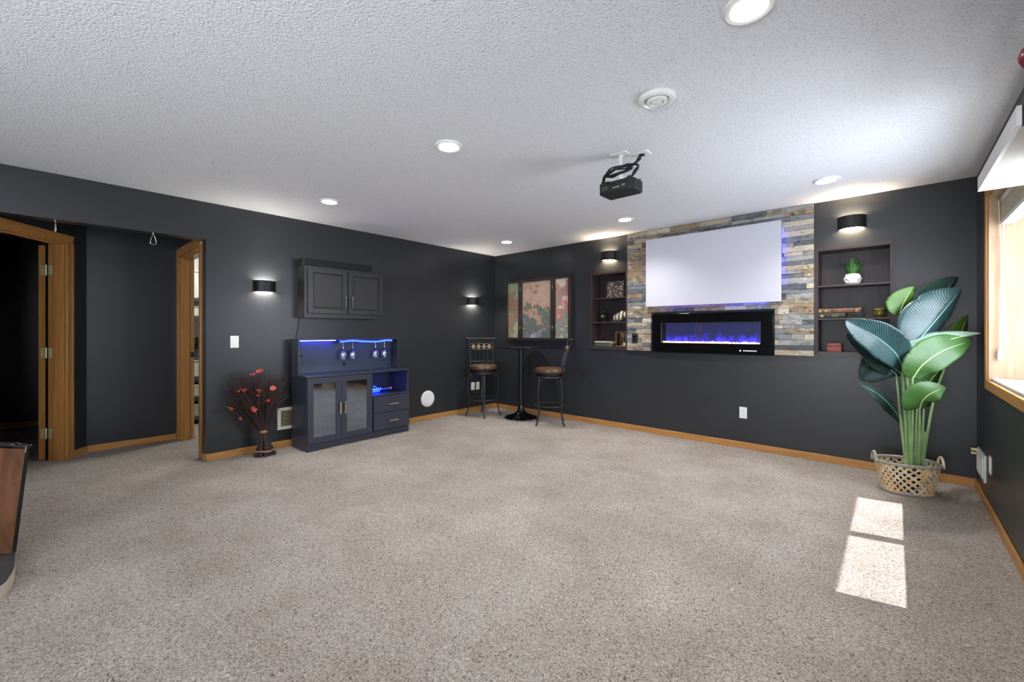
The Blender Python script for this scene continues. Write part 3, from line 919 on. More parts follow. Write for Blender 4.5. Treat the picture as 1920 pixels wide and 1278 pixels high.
# ================================================================== black wall cabinet with bar on top
t = thing('wall_cabinet', 'black two door wall cabinet hung on the left wall above the blue lit sideboard', 'cabinet', (0, -3.061, 1.371), 90)
CWW, CHH, CD = 0.945, 0.556, 0.158
box(0, CWW, -CD, 0, 0, CHH).build('carcass', 'black_cab', t, bevel=0.002)
ff = MB()
for a in ((0, 0.05, 0, CHH), (CWW - 0.04, CWW, 0, CHH), (0.455, 0.497, 0, CHH), (0.05, 0.455, 0, 0.055), (0.497, CWW - 0.04, 0, 0.055), (0.05, 0.455, CHH - 0.04, CHH), (0.497, CWW - 0.04, CHH - 0.04, CHH)):
    ff.box(a[0], a[1], -CD - 0.016, -CD, a[2], a[3])
ff.build('face_frame', 'black_cab', t)
for i, (a, b) in enumerate(((0.032, 0.466), (0.484, 0.922))):
    z0_, z1_ = 0.045, 0.55 - 0.012
    yf = -CD - 0.016
    d = MB(); r = 0.055
    for q in ((a, a + r, z0_, z1_), (b - r, b, z0_, z1_), (a + r, b - r, z0_, z0_ + r), (a + r, b - r, z1_ - r, z1_)):
        d.box(q[0], q[1], yf - 0.019, yf - 0.0005, q[2], q[3])
    dd = d.build('door', 'black_cab', t, bevel=0.004)
    pn = MB()
    ia, ib, iz0, iz1 = a + r, b - r, z0_ + r, z1_ - r
    g = 0.012
    pn.box(ia, ib, yf - 0.008, yf - 0.001, iz0, iz1)
    pn.box(ia + g, ib - g, yf - 0.015, yf - 0.008, iz0 + g, iz1 - g)
    pn.build('raised_panel', 'black_panel', dd, bevel=0.003)
    hx = b - 0.028 if i == 0 else a + 0.036
    MB().tube(spline([(hx, yf - 0.019, 0.118), (hx, yf - 0.045, 0.122), (hx, yf - 0.048, 0.18), (hx, yf - 0.045, 0.238), (hx, yf - 0.019, 0.242)], 5), 0.006, 8).build('handle', 'chrome', dd, smooth=True)
    for zz in (0.13, 0.46):
        hxx = a - 0.008 if i == 0 else b + 0.002
        box(hxx, hxx + 0.006, yf - 0.012, yf, zz - 0.03, zz + 0.03).build('hinge', 'iron', dd)
t = thing('long_bar', 'long low matte black bar lying along the top of the wall cabinet', 'bar', (0, -3.072, 1.928), 90)
box(0, 0.80, -0.165, -0.09, 0.0, 0.078).build('bar_body', 'black_matte', t, bevel=0.012, seg=3)
box(0.015, 0.785, -0.1665, -0.164, 0.010, 0.068).build('front_cloth', plain('black_cloth', lin(30, 30, 31), 0.9), t)
for xx in (0.0, 0.80):
    box(xx - 0.003, xx + 0.003, -0.155, -0.10, 0.01, 0.068).build('end_cap', 'black', t)

# thin cord from cabinet down to sideboard
tag(MB().tube(spline([(0.006, -3.05, 1.372), (0.006, -3.055, 1.28), (0.006, -3.075, 1.18), (0.012, -3.075, 1.02)], 6), 0.0035, 6).build('thin_cord', 'black_matte', None, smooth=True),
    'thin black cord dropping from the wall cabinet to the sideboard', 'cord')

# ================================================================== navy sideboard with hutch
SB = (0.425, -3.135, 0); SR = 92.0
t = thing('bar_sideboard', 'navy bar sideboard with glass doors, drawers and a blue lit open hutch', 'sideboard', SB, SR)
SW, SD, SH = 1.235, 0.362, 0.768
P_ = lambda *a: box(*a)
P_(0, 0.018, 0.004, SD, 0, SH - 0.02).build('side_panel', 'navy', t, bevel=0.0015)
P_(SW - 0.018, SW, 0.004, SD, 0, SH - 0.02).build('side_panel', 'navy', t, bevel=0.0015)
P_(-0.006, SW + 0.004, -0.006, SD, SH - 0.02, SH).build('counter_top', 'navy', t, bevel=0.002)
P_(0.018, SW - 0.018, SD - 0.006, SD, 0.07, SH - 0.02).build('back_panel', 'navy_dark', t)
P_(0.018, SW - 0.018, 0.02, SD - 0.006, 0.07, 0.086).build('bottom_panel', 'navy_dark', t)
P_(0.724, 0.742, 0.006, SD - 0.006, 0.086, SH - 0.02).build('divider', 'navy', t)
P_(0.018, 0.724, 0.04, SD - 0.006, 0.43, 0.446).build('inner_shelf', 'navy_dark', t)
P_(0.742, SW - 0.018, 0.006, SD - 0.006, 0.474, 0.490).build('cubby_floor', 'navy', t)
MB().prism([(0.018, 0.0), (0.12, 0.0), (0.155, 0.018), (1.07, 0.018), (1.11, 0.0), (SW - 0.018, 0.0), (SW - 0.018, 0.072), (0.018, 0.072)], 0.006, 0.022).build('plinth', 'navy', t)
for i, (a, b) in enumerate(((0.003, 0.358), (0.362, 0.722))):
    z0_, z1_ = 0.078, 0.744
    f_ = 0.058
    d = MB()
    for q in ((a, a + f_, z0_, z1_), (b - f_, b, z0_, z1_), (a + f_, b - f_, z0_, z0_ + f_ + 0.005), (a + f_, b - f_, z1_ - f_, z1_)):
        d.box(q[0], q[1], -0.014, 0.003, q[2], q[3])
    dd = d.build('glass_door', 'navy', t, bevel=0.0015)
    P_(a + f_, b - f_, -0.006, -0.003, z0_ + f_ + 0.005, z1_ - f_).build('glass_pane', 'door_glass', dd)
    hx = b - 0.022 if i == 0 else a + 0.028
    hb = MB().box(hx - 0.006, hx + 0.006, -0.044, -0.034, 0.345, 0.475)
    for zz in (0.36, 0.46): hb.cyl((hx, -0.036, zz), (hx, -0.013, zz), 0.005, 8)
    hb.build('handle', 'gold_pull', dd)
for z0_, z1_ in ((0.082, 0.276), (0.281, 0.470)):
    dd = P_(0.746, SW - 0.004, -0.014, 0.003, z0_, z1_).build('drawer', 'navy', t, bevel=0.0015)
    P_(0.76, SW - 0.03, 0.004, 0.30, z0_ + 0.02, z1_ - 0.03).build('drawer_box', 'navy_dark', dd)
    zc = (z0_ + z1_) / 2
    hb = MB().box(0.932, 1.058, -0.044, -0.034, zc - 0.006, zc + 0.006)
    for xx in (0.946, 1.044): hb.cyl((xx, -0.036, zc), (xx, -0.013, zc), 0.005, 8)
    hb.build('handle', 'gold_pull', dd)
# hutch
HY = 0.205; HT = 1.142
P_(0, 0.018, HY, SD, SH, HT).build('hutch_side', 'navy', t, bevel=0.0015)
P_(SW - 0.018, SW, HY, SD, SH, HT).build('hutch_side', 'navy', t, bevel=0.0015)
P_(0.018, SW - 0.018, HY, SD, HT - 0.016, HT).build('hutch_top', 'navy', t, bevel=0.0015)
P_(0.018, SW - 0.018, SD - 0.008, SD, SH, HT - 0.016).build('hutch_back', plain('slate_blue_back_board', lin(62, 72, 88), 0.4, var=0.03), t)
MB().tube([(0.585, SD - 0.008, 0.845), (0.585, SD - 0.0095, 0.845)], 0.022, 20).build('cable_hole', 'black_matte', t)
rk = MB()
for xx in (0.475, 0.565, 0.60, 0.70, 0.885, 0.985, 1.02, 1.125):
    rk.box(xx, xx + 0.014, HY + 0.006, SD - 0.02, HT - 0.046, HT - 0.016)
    rk.box(xx - 0.014, xx + 0.028, HY + 0.006, SD - 0.02, HT - 0.050, HT - 0.046)
rk.build('glass_rack', 'navy', t)
pts = [(0.02, HY + 0.11, HT - 0.021), (0.2, HY + 0.11, HT - 0.020), (0.45, HY + 0.09, HT - 0.021)]
MB().tube(pts, 0.0035, 6).build('led_strip', 'led_blue', t)
pts = [(0.46, HY + 0.0, HT - 0.036), (0.60, HY - 0.006, HT - 0.026), (0.75, HY - 0.006, HT - 0.036), (0.92, HY - 0.006, HT - 0.040), (1.05, HY - 0.004, HT - 0.028), (1.13, HY, HT - 0.030)]
MB().tube(spline(pts, 6), 0.010, 8).build('light_tube', 'led_blue_soft', t, smooth=True)
MB().tube(spline([(0.03, HY + 0.02, HT - 0.022), (0.028, HY + 0.03, 1.05), (0.026, HY + 0.03, 0.98)], 5), 0.003, 6).build('led_cord', 'black_matte', t)
P_(0.02, 0.055, HY + 0.012, HY + 0.03, 0.955, 0.975).build('led_controller', 'black', t, bevel=0.003)

def sb_world(x, y, z):
    a = radians(SR)
    return (SB[0] + x * cos(a) - y * sin(a), SB[1] + x * sin(a) + y * cos(a), z)

# stemware hanging upside down in the rack
names = ['first', 'second', 'third', 'last']
lab = ['clear stemmed glass hanging upside down in sideboard rack, farthest left of four',
       'clear stemmed glass hanging upside down in sideboard rack, second from left of four',
       'clear stemmed glass hanging upside down in sideboard rack, third from left of four',
       'clear stemmed glass hanging upside down in sideboard rack, farthest right of four']
g0 = None
for i, xx in enumerate((0.539, 0.658, 0.955, 1.08)):
    loc = sb_world(xx, HY + 0.085, HT - 0.046)
    if g0 is None:
        g0 = thing('wine_glass', lab[0], 'wine glass', loc, SR, 'glasses hanging in the sideboard rack')
        MB().lathe([(0.030, 0.0), (0.030, 0.002), (0.006, 0.001), (0.0035, -0.006)], 24).build('glass_foot', 'wine_glass', g0, smooth=True)
        MB().lathe([(0.0035, -0.004), (0.003, -0.055), (0.004, -0.075)], 10).build('glass_stem', 'wine_glass', g0, smooth=True)
        MB().lathe([(0.004, -0.075), (0.024, -0.090), (0.037, -0.115), (0.040, -0.135), (0.035, -0.172), (0.032, -0.192), (0.031, -0.192), (0.034, -0.172), (0.038, -0.135), (0.035, -0.116), (0.022, -0.092), (0.001, -0.080)], 28).build('glass_bowl', 'wine_glass', g0, smooth=True)
    else:
        dup(g0, loc, SR, lab[i])

# blue lit bottle and wire tangle in the cubby
t = thing('lit_bottle', 'corked clear bottle stuffed with blue fairy lights lying in the sideboard cubby', 'bottle', sb_world(0.80, 0.14, 0.4905), SR + 6)
mb = MB()
prof = [(0.001, 0.0), (0.036, 0.002), (0.038, 0.02), (0.038, 0.14), (0.030, 0.17), (0.014, 0.20), (0.0135, 0.26), (0.016, 0.262), (0.016, 0.275), (0.012, 0.275)]
mb.lathe(prof, 20)
mb.v = [(zz, y, 0.040 + x) for x, y, zz in mb.v]
mb.build('bottle_glass', thin_glass('blue_clear_glass', (0.55, 0.65, 1, 1), 0.03, 0.15), t, smooth=True)
MB().tube([(0.262, 0, 0.04), (0.300, 0, 0.04)], [0.0115, 0.014], 12).build('cork', plain('cork', lin(206, 184, 150), 0.8, var=0.2, scale=80), t)
rr = random.Random(21)
pts = [Vector((rr.uniform(0.01, 0.15), rr.uniform(-0.024, 0.024), 0.04 + rr.uniform(-0.024, 0.024))) for _ in range(26)]
pts += [Vector((0.19, 0, 0.04)), Vector((0.24, 0.002, 0.04))]
MB().tube(spline(pts, 4), 0.0022, 4).build('fairy_wire', 'led_blue_soft', t)
bl = MB()
for p in pts: bl.sphere(tuple(p), 0.0045, 6, 4)
o = bl.build('fairy_bulbs', 'led_dot', t); o['kind'] = 'stuff'
t = thing('wire_tangle', 'tangle of black wire with blue fairy bulbs heaped behind the corked bottle', 'string lights', sb_world(0.875, 0.245, 0.4905), SR)
pts = []
for k in range(70):
    a = rr.uniform(0, 6.28); q = rr.uniform(0.2, 1)
    pts.append(Vector((0.11 * q * cos(a), 0.055 * q * sin(a), max(0.004, rr.uniform(0.0, 0.105) * (1.1 - q)))))
pts += [Vector((0.16, -0.06, 0.02)), Vector((0.24, -0.07, 0.006)), Vector((0.28, -0.08, 0.03))]
MB().tube(spline(pts, 5), 0.0025, 5).build('wire', 'black_matte', t)
bl = MB()
for p in pts[:64]: bl.sphere((p.x, p.y, max(0.006, p.z)), 0.0065, 6, 4)
o = bl.build('fairy_bulbs', 'led_dot', t); o['kind'] = 'stuff'

# ================================================================== pub table and swivel stools
t = thing('pub_table', 'tall round black pub table with a pedestal base in the far corner', 'table', (0.862, -0.348, 0))
MB().lathe([(0.001, 0.984), (0.30, 0.984), (0.318, 0.992), (0.320, 1.000), (0.316, 1.008), (0.001, 1.010)], 48).build('table_top', plain('black_laminate_top', lin(30, 30, 33), 0.18), t, smooth=True)
MB().lathe([(0.10, 0.965), (0.10, 0.984)], 20).build('top_flange', 'black', t)
MB().lathe([(0.036, 0.15), (0.036, 0.965)], 24).build('column', 'black', t, smooth=True)
MB().lathe([(0.235, 0.0), (0.236, 0.008), (0.215, 0.022), (0.15, 0.04), (0.09, 0.062), (0.058, 0.095), (0.042, 0.14), (0.037, 0.175)], 40).build('base', 'black_gloss', t, smooth=True)
MB().sphere((0.045, -0.045, 0.09), 0.008, 8, 6).build('base_bolt', 'chrome', t)

def stool(label, loc, leg_deg, back_dir):
    t = thing('bar_stool', label, 'bar stool', loc, 0, 'swivel bar stools')
    MB().lathe([(0.001, 0.672), (0.185, 0.672), (0.203, 0.684), (0.208, 0.705), (0.200, 0.730), (0.165, 0.745), (0.10, 0.750), (0.001, 0.751)], 40).build('seat_cushion', 'leather', t, smooth=True)
    MB().lathe([(0.19, 0.652), (0.192, 0.671), (0.001, 0.671)], 32).build('seat_pan', 'black_matte', t)
    MB().lathe([(0.175, 0.618), (0.200, 0.618), (0.200, 0.640), (0.175, 0.640), (0.175, 0.618)], 32).build('swivel_ring', 'iron', t)
    MB().lathe([(0.09, 0.638), (0.09, 0.653)], 20).build('swivel_plate', 'black', t)
    for d in leg_deg:
        a = radians(d); c, s_ = cos(a), sin(a)
        prof = [(0.178, 0.628), (0.205, 0.57), (0.222, 0.48), (0.222, 0.36), (0.213, 0.25), (0.212, 0.15), (0.226, 0.07), (0.252, 0.010)]
        MB().tube(spline([(r * c, r * s_, z) for r, z in prof], 4), 0.0125, 8, flat=0.75).build('leg', 'iron', t, smooth=True)
        MB().lathe([(0.015, 0.0), (0.015, 0.008), (0.012, 0.014)], 10, (0.252 * c, 0.252 * s_, 0)).build('foot_pad', 'iron', t)
        MB().obox((0.188 * c, 0.188 * s_, 0.600), (c, s_, -0.6), (-s_, c, 0), (0.6 * c, 0.6 * s_, 1), 0.008, 0.02, 0.035).build('leg_bracket', 'iron', t)
    MB().tube([(0.205 * cos(k * pi / 24), 0.205 * sin(k * pi / 24), 0.245) for k in range(48)], 0.008, 8, closed=True).build('foot_ring', 'iron', t, smooth=True)
    b = Vector((back_dir[0], back_dir[1], 0)).normalized(); w = Vector((-b.y, b.x, 0))
    def at(u, z):
        k = (z - 0.62) / 0.5
        out = 0.150 + 0.12 * k ** 1.5 if k > 0 else 0.15
        return b * out + w * u + Vector((0, 0, z))
    for sgn in (-1, 1):
        MB().tube(spline([b * 0.13 + w * (0.12 * sgn) + Vector((0, 0, 0.66)), at(0.165 * sgn, 0.68), at(0.170 * sgn, 0.80), at(0.178 * sgn, 0.95), at(0.19 * sgn, 1.12)], 4), 0.0095, 8).build('back_post', 'iron', t, smooth=True)
    MB().tube([at(-0.205, 1.116), at(0.205, 1.116)], 0.010, 8).build('top_rail', 'iron', t, smooth=True)
    for sgn in (-1, 1):
        p = at(0.212 * sgn, 1.116)
        MB().sphere(tuple(p), 0.016, 10, 6).build('finial', 'iron', t, smooth=True)
    for z in (1.035, 0.955, 0.775):
        MB().tube([at(-0.178, z), at(0.178, z)], 0.006, 6).build('cross_rail', 'iron', t)
    for u in (-0.09, -0.03, 0.03, 0.09):
        MB().tube([at(u, 0.775), at(u, 0.955)], 0.004, 6).build('slat', 'iron', t)
    for u in (-0.12, -0.04, 0.04, 0.12):
        p = at(u, 0.995)
        MB().obox(p, w + Vector((0, 0, 1)), b, Vector((0, 0, 1)) - w, 0.027, 0.005, 0.027).build('diamond', 'bronze', t, bevel=0.003)
    return t
M['bronze'] = plain('antique_bronze_stone', lin(150, 122, 92), 0.4, 0.3, var=0.35, scale=50)
stool('brown leather swivel bar stool against the left wall, open back showing four bronze diamonds', (0.36, -0.61, 0), (-40, 50, 140, 230), (-0.8, 0.6))
stool('brown leather swivel bar stool right of the pub table, seen side on', (1.404, -0.383, 0), (-8, 82, 172, 262), (0.76, 0.65))

# ================================================================== folding picture panels
t = thing('triptych_picture', 'three panel garden painting in a dark hinged frame above the pub table', 'picture', (0.297, 0, 1.088))
def painting(name, off, stops):
    m = Mat(name); m.set(Roughness=0.5)
    c = m.n('ShaderNodeTexCoord'); mp = m.n('ShaderNodeMapping'); mp.inputs['Location'].default_value = off
    m.l(c.outputs['Object'], mp.inputs[0])
    n1 = m.n('ShaderNodeTexNoise', Scale=5.5, Detail=5.0, Roughness=0.55, Distortion=0.6)
    m.l(mp.outputs[0], n1.inputs['Vector'])
    n2 = m.n('ShaderNodeTexVoronoi', Scale=13.0); m.l(mp.outputs[0], n2.inputs['Vector'])
    ad = m.n('ShaderNodeMath', operation='MULTIPLY_ADD'); m.l(n2.outputs['Distance'], ad.inputs[0]); ad.inputs[1].default_value = 0.14
    m.l(n1.outputs[0], ad.inputs[2])
    # paving below, foliage in the middle, wall above
    sz_ = m.n('ShaderNodeSeparateXYZ'); m.l(c.outputs['Object'], sz_.inputs[0])
    z2 = m.n('ShaderNodeMath', operation='MULTIPLY_ADD'); m.l(sz_.outputs['Z'], z2.inputs[0]); z2.inputs[1].default_value = 0.42; m.l(ad.outputs[0], z2.inputs[2])
    m.l(m.ramp(z2.outputs[0], stops), m.b.inputs['Base Color'])
    return m.m
SL = [(0.42, lin(160, 142, 128)), (0.54, lin(150, 150, 124)), (0.62, lin(112, 122, 102)), (0.72, lin(138, 104, 90)), (0.80, lin(124, 98, 88)), (0.90, lin(124, 136, 108))]
SCN = [(0.42, lin(160, 158, 170)), (0.54, lin(120, 116, 126)), (0.62, lin(92, 96, 92)), (0.73, lin(82, 94, 82)), (0.80, lin(150, 118, 104)), (0.92, lin(152, 130, 116))]
SRR = [(0.42, lin(104, 156, 122)), (0.52, lin(146, 182, 152)), (0.60, lin(118, 124, 116)), (0.72, lin(136, 124, 116)), (0.80, lin(168, 106, 98)), (0.90, lin(192, 178, 164))]
TH = 0.915
for nm, a, b, pa, pb, mt in (('picture_panel', 0.0, 0.292, 0.034, 0.254, painting('garden_left', (3, 0, 0.2), SL)),
                             ('picture_panel', 0.294, 0.900, 0.330, 0.864, painting('garden_middle', (7.3, 0, 1.1), SCN)),
                             ('picture_panel', 0.902, 1.205, 0.944, 1.168, painting('garden_right', (11.7, 0, 2.4), SRR))):
    f_ = MB()
    zb, zt = 0.042, TH - 0.036
    for q in ((a, pa, 0, TH), (pb, b, 0, TH), (pa, pb, 0, zb), (pa, pb, zt, TH)):
        f_.box(q[0], q[1], -0.060, -0.030, q[2], q[3])
    fo = f_.build(nm, plain('dark_brown_frame', lin(40, 31, 27), 0.4), t, bevel=0.004)
    box(pa, pb, -0.040, -0.034, zb, zt).build('painted_canvas', mt, fo)
box(0.01, 1.195, -0.030, 0, 0.01, TH - 0.01).build('cabinet_back', 'espresso', t)
for xx in (0.293, 0.901):
    for zz in (0.19, 0.77):
        box(xx - 0.007, xx + 0.007, -0.064, -0.060, zz - 0.03, zz + 0.03).build('hinge', 'chrome', t, bevel=0.002)

# ================================================================== plates, outlets, grilles
def wall_plate(name, label, cat, loc, rz, mat, kind='outlet', group=None):
    t = thing(name, label, cat, loc, rz, group)
    box(-0.036, 0.036, -0.006, 0, -0.059, 0.059).build('plate', mat, t, bevel=0.003)
    if kind == 'outlet':
        for z in (-0.021, 0.021):
            s_ = box(-0.017, 0.017, -0.009, -0.005, z - 0.014, z + 0.014).build('socket', mat, t, bevel=0.003)
            MB().box(-0.008, -0.006, -0.0095, -0.0085, z - 0.005, z + 0.005).box(0.006, 0.008, -0.0095, -0.0085, z - 0.005, z + 0.005).build('slots', 'black_matte', s_)
    elif kind == 'switch':
        box(-0.016, 0.016, -0.011, -0.005, -0.033, 0.033).build('rocker', mat, t, bevel=0.003)
    elif kind == 'jack':
        box(-0.010, 0.010, -0.010, -0.005, -0.010, 0.010).build('jack_socket', mat, t, bevel=0.002)
    return t
wall_plate('light_switch', 'white rocker light switch on the left wall under the first sconce', 'switch', (0, -3.655, 1.12), 90, 'white', 'switch')
wall_plate('outlet_plate', 'white outlet low on the wall behind the dried sticks', 'outlet', (0, -3.455, 0.345), 90, 'ivory')
wall_plate('outlet_plate', 'white blank plate low on the wall behind bar stool, left of a pair', 'outlet', (0, -0.487, 0.383), 90, 'white', 'jack')
wall_plate('outlet_plate', 'ivory outlet low on the wall behind bar stool, right of a pair', 'outlet', (0, -0.384, 0.381), 90, 'ivory')
wall_plate('outlet_plate', 'white double outlet low on the far wall below the fireplace', 'outlet', (3.637, 0, 0.372), 0, 'white')
t = thing('return_grille', 'cream wall air grille half hidden behind the sideboard', 'vent', (0, -3.268, 0.30), 90)
f_ = MB()
gw, gh = 0.30, 0.115
for q in ((0, 0.035, -gh, gh), (gw - 0.035, gw, -gh, gh), (0.035, gw - 0.035, -gh, -gh + 0.032), (0.035, gw - 0.035, gh - 0.032, gh)):
    f_.box(q[0], q[1], -0.010, 0, q[2], q[3])
f_.build('grille_frame', 'grille', t, bevel=0.002)
for k in range(10):
    zz = -gh + 0.040 + k * 0.0165
    MB().obox((gw / 2, -0.004, zz), (1, 0, 0), (0, 1, 0.6), (0, -0.6, 1), gw / 2 - 0.035, 0.006, 0.0025).build('slat', 'grille_dark', t)
t = thing('round_wall_plate', 'plain round white cover plate low on the left wall beside the sideboard', 'cover', (0, -1.335, 0.29), 90)
mb = MB().lathe([(0.112, 0), (0.112, 0.006), (0.100, 0.013), (0.085, 0.015), (0.001, 0.016)], 40)
mb.v = [(x, -zz, y) for x, y, zz in mb.v]
mb.build('cover_disc', 'white', t, smooth=True)
mb = MB().lathe([(0.084, 0.0152), (0.084, 0.0175), (0.001, 0.0185)], 36)
mb.v = [(x, -zz, y) for x, y, zz in mb.v]
mb.build('centre_cap', 'white', t, smooth=True)
# black plugs and cord by the grille
t = thing('power_cord', 'black power cord hanging from the outlet behind the sticks towards sideboard', 'cord', (0, 0, 0))
MB().tube(spline([(0.02, -3.44, 0.34), (0.035, -3.38, 0.33), (0.03, -3.30, 0.40), (0.02, -3.22, 0.50), (0.02, -3.15, 0.53)], 6), 0.004, 6).build('cord', 'black_matte', t, smooth=True)
box(0.009, 0.03, -3.475, -3.435, 0.31, 0.335).build('plug', 'black', t, bevel=0.003)
# right wall low panel and plate
t = thing('access_panel', 'white framed access panel with brass fittings low on the right wall', 'panel', (XR, -0.14, 0.25), -90)
box(0, 0.34, -0.012, 0, -0.095, 0.095).build('panel_frame', 'white', t, bevel=0.003)
box(0.03, 0.31, -0.018, -0.012, -0.072, 0.072).build('panel_door', 'white', t, bevel=0.002)
for k in range(5):
    box(0.06 + 0.05 * k, 0.085 + 0.05 * k, -0.0195, -0.018, -0.055, 0.055).build('louvre', 'white_paint', t)
for zz in (0.045, 0.072):
    MB().tube([(0.012, -0.012, zz), (0.012, -0.045, zz)], 0.011, 12).build('brass_fitting', 'brass', t, smooth=True)
wall_plate('outlet_plate', 'white double outlet low on the right wall, nearer than the access panel', 'outlet', (XR, -0.66, 0.325), -90, 'ivory')

# ================================================================== boxy valance, blind, cord
t = thing('box_valance', 'white boxy valance with dark near end mounted high on the window wall', 'valance', (0, 0, 0))
vy0, vy1, vx, vz0, vz1 = -2.72, -1.815, 5.12, 1.912, 1.980
box(vx, vx + 0.012, vy0, vy1, vz0, vz1).build('front_board', 'white_paint', t)
box(vx + 0.012, XR, vy0 + 0.012, vy1 - 0.012, vz0, vz0 + 0.010).build('underside_board', plain('pale_whitewashed_board', lin(186, 182, 174), 0.55, var=0.02), t)
box(vx + 0.012, XR, vy0, vy0 + 0.012, vz0 - 0.001, vz1).build('end_board', 'black_matte', t)
box(vx + 0.012, XR, vy1 - 0.012, vy1, vz0, vz1).build('far_end_board', 'white_paint', t)
t = thing('window_blind', 'raised pale slatted blind stacked at the top of the window reveal', 'blind', (0, 0, 0))
box(5.340, 5.402, -2.262, -0.625, 2.085, 2.126).build('head_rail', 'white_paint', t, bevel=0.003)
slat_m = plain('pale_wood_slat', lin(206, 196, 176), 0.5, var=0.05)
for k in range(22):
    zz = 1.962 + k * 0.0055
    box(5.343 + 0.002 * (k % 2), 5.398 + 0.002 * (k % 2), -2.258, -0.632, zz, zz + 0.0042).build('slat', slat_m, t)
box(5.340, 5.402, -2.262, -0.628, 1.934, 1.958).build('bottom_rail', 'white_paint', t, bevel=0.003)
t = thing('blind_cord', 'white blind pull cord with tassel hanging in the window reveal', 'cord', (5.33, -0.632, 0))
MB().tube(spline([(0.0, 0, 2.10), (0.012, 0.0, 1.7), (0.006, 0, 1.10)], 6), 0.0022, 6).build('cord', 'white', t)
MB().tube(spline([(0.024, 0, 2.10), (0.022, 0.0, 1.7), (0.010, 0, 1.10)], 6), 0.0022, 6).build('cord', 'white', t)
MB().lathe([(0.004, 0.075), (0.012, 0.055), (0.014, 0.0), (0.010, -0.002)], 12, (0.008, 0, 1.035)).build('tassel', 'white', t, smooth=True)

# ================================================================== hooks under the opening header
def hook(label, y, turn):
    t = thing('carabiner_hook', label, 'hook', (-0.055, y, 2.088), turn)
    MB().lathe([(0.010, -0.004), (0.010, 0.0)], 12).build('ceiling_cup', 'chrome', t)
    MB().tube([(0, 0, -0.004), (0, 0, -0.022)], 0.003, 8).build('eye_shank', 'chrome', t)
    lp = [(0, 0.008, -0.02), (0, 0.012, -0.035), (0, 0.020, -0.075), (0, 0.016, -0.092), (0, 0, -0.098), (0, -0.016, -0.092), (0, -0.020, -0.075), (0, -0.012, -0.035), (0, -0.008, -0.02)]
    MB().tube(spline(lp, 4), 0.0028, 8).build('carabiner_loop', 'chrome', t, smooth=True)
hook('steel carabiner loop hanging from the hall opening header, right one', -4.262, 0)
hook('steel carabiner hanging edge on from the hall opening header, left one', -4.852, 80)

# ================================================================== dried sticks with red flowers
t = thing('dried_stick_bundle', 'tied bundle of dark dried sticks with red flowers standing by the left wall', 'dried flowers', (0.215, -3.452, 0))
stick_m = plain('dark_brown_twig', lin(56, 38, 36), 0.7, var=0.4, scale=30)
rr = random.Random(4)
ax = Vector((0.32, 0.95, 0)).normalized(); bx_ = Vector((0.95, -0.32, 0)).normalized()
lo = MB()
for k in range(80):
    a = rr.uniform(0, 2 * pi); q = math.sqrt(rr.random())
    nk = ax * (0.024 * q * cos(a)) + bx_ * (0.024 * q * sin(a)) + Vector((-0.005, -0.012, 0.245))
    ft = ax * (0.098 * q * cos(a)) + bx_ * (0.075 * q * sin(a)) + Vector((0, 0, rr.uniform(0.001, 0.012)))
    mid = (nk + ft) / 2 + (ft - nk) * 0.0; mid.x *= 0.8; mid.y = mid.y * 0.85
    lo.tube([ft, mid, nk], [0.0045, 0.004, 0.0032], 5)
o = lo.build('stick_skirt', stick_m, t); o['kind'] = 'stuff'
up = MB()
tips = []
for k in range(230):
    a = rr.uniform(0, 2 * pi); q = math.sqrt(rr.random())
    nk = ax * (0.024 * q * cos(a)) + bx_ * (0.024 * q * sin(a)) + Vector((-0.005, -0.012, 0.235))
    tp = ax * (0.30 * q * cos(a) - 0.085) + bx_ * (0.12 * q * sin(a)) + Vector((-0.02, 0, rr.uniform(0.62, 0.88) - 0.10 * q * q))
    if tp.x < -0.19: tp.x = -0.19 + rr.uniform(0, 0.02)
    m1 = nk.lerp(tp, 0.5) + Vector((rr.uniform(-.015, .015), rr.uniform(-.02, .02), 0.02))
    pts = spline([nk, m1, tp], 3)
    up.tube(pts, [0.0036] * 2 + [0.0028] * (len(pts) - 4) + [0.0018, 0.001], 4)
    for s_ in (0.6, 0.75, 0.86):
        b0 = nk.lerp(tp, s_); dv = Vector((rr.uniform(-.03, .03), rr.uniform(-.06, .06), rr.uniform(0.05, .11)))
        e = b0 + dv
        if e.x < -0.195: e.x = -0.195
        up.tube([m1.lerp(tp, (s_ - 0.5) * 2), e], [0.0018, 0.0008], 4)
o = up.build('twigs', stick_m, t); o['kind'] = 'stuff'
raf = plain('raffia_tie', lin(158, 116, 84), 0.8, var=0.2, scale=60)
MB().lathe([(0.031, 0.228), (0.034, 0.236), (0.034, 0.246), (0.030, 0.253)], 18, (-0.005, -0.012, 0)).build('neck_tie', raf, t, smooth=True)
tb = MB()
for dz in (0.0, 0.008):
    tb.tube([(ax * (0.085 * cos(k * pi / 12)) + bx_ * (0.066 * sin(k * pi / 12)) + Vector((0, 0, 0.052 + dz + 0.004 * sin(k)))) for k in range(24)], 0.004, 6, closed=True)
tb.build('lower_tie', raf, t)
redf = plain('dried_red_petals', lin(160, 62, 50), 0.6, var=0.35, scale=40)
orf = plain('dried_orange_petals', lin(186, 96, 68), 0.6, var=0.3, scale=40)
fl = [(-0.09, 0.80, 0.026, 0), (-0.04, 0.83, 0.026, 0), (-0.17, 0.66, 0.03, 0), (-0.21, 0.655, 0.02, 1), (-0.045, 0.64, 0.028, 0), (0.035, 0.545, 0.028, 0), (0.07, 0.66, 0.024, 1), (-0.27, 0.49, 0.028, 0), (-0.205, 0.40, 0.02, 1), (-0.10, 0.47, 0.028, 0), (-0.05, 0.60, 0.016, 1)]
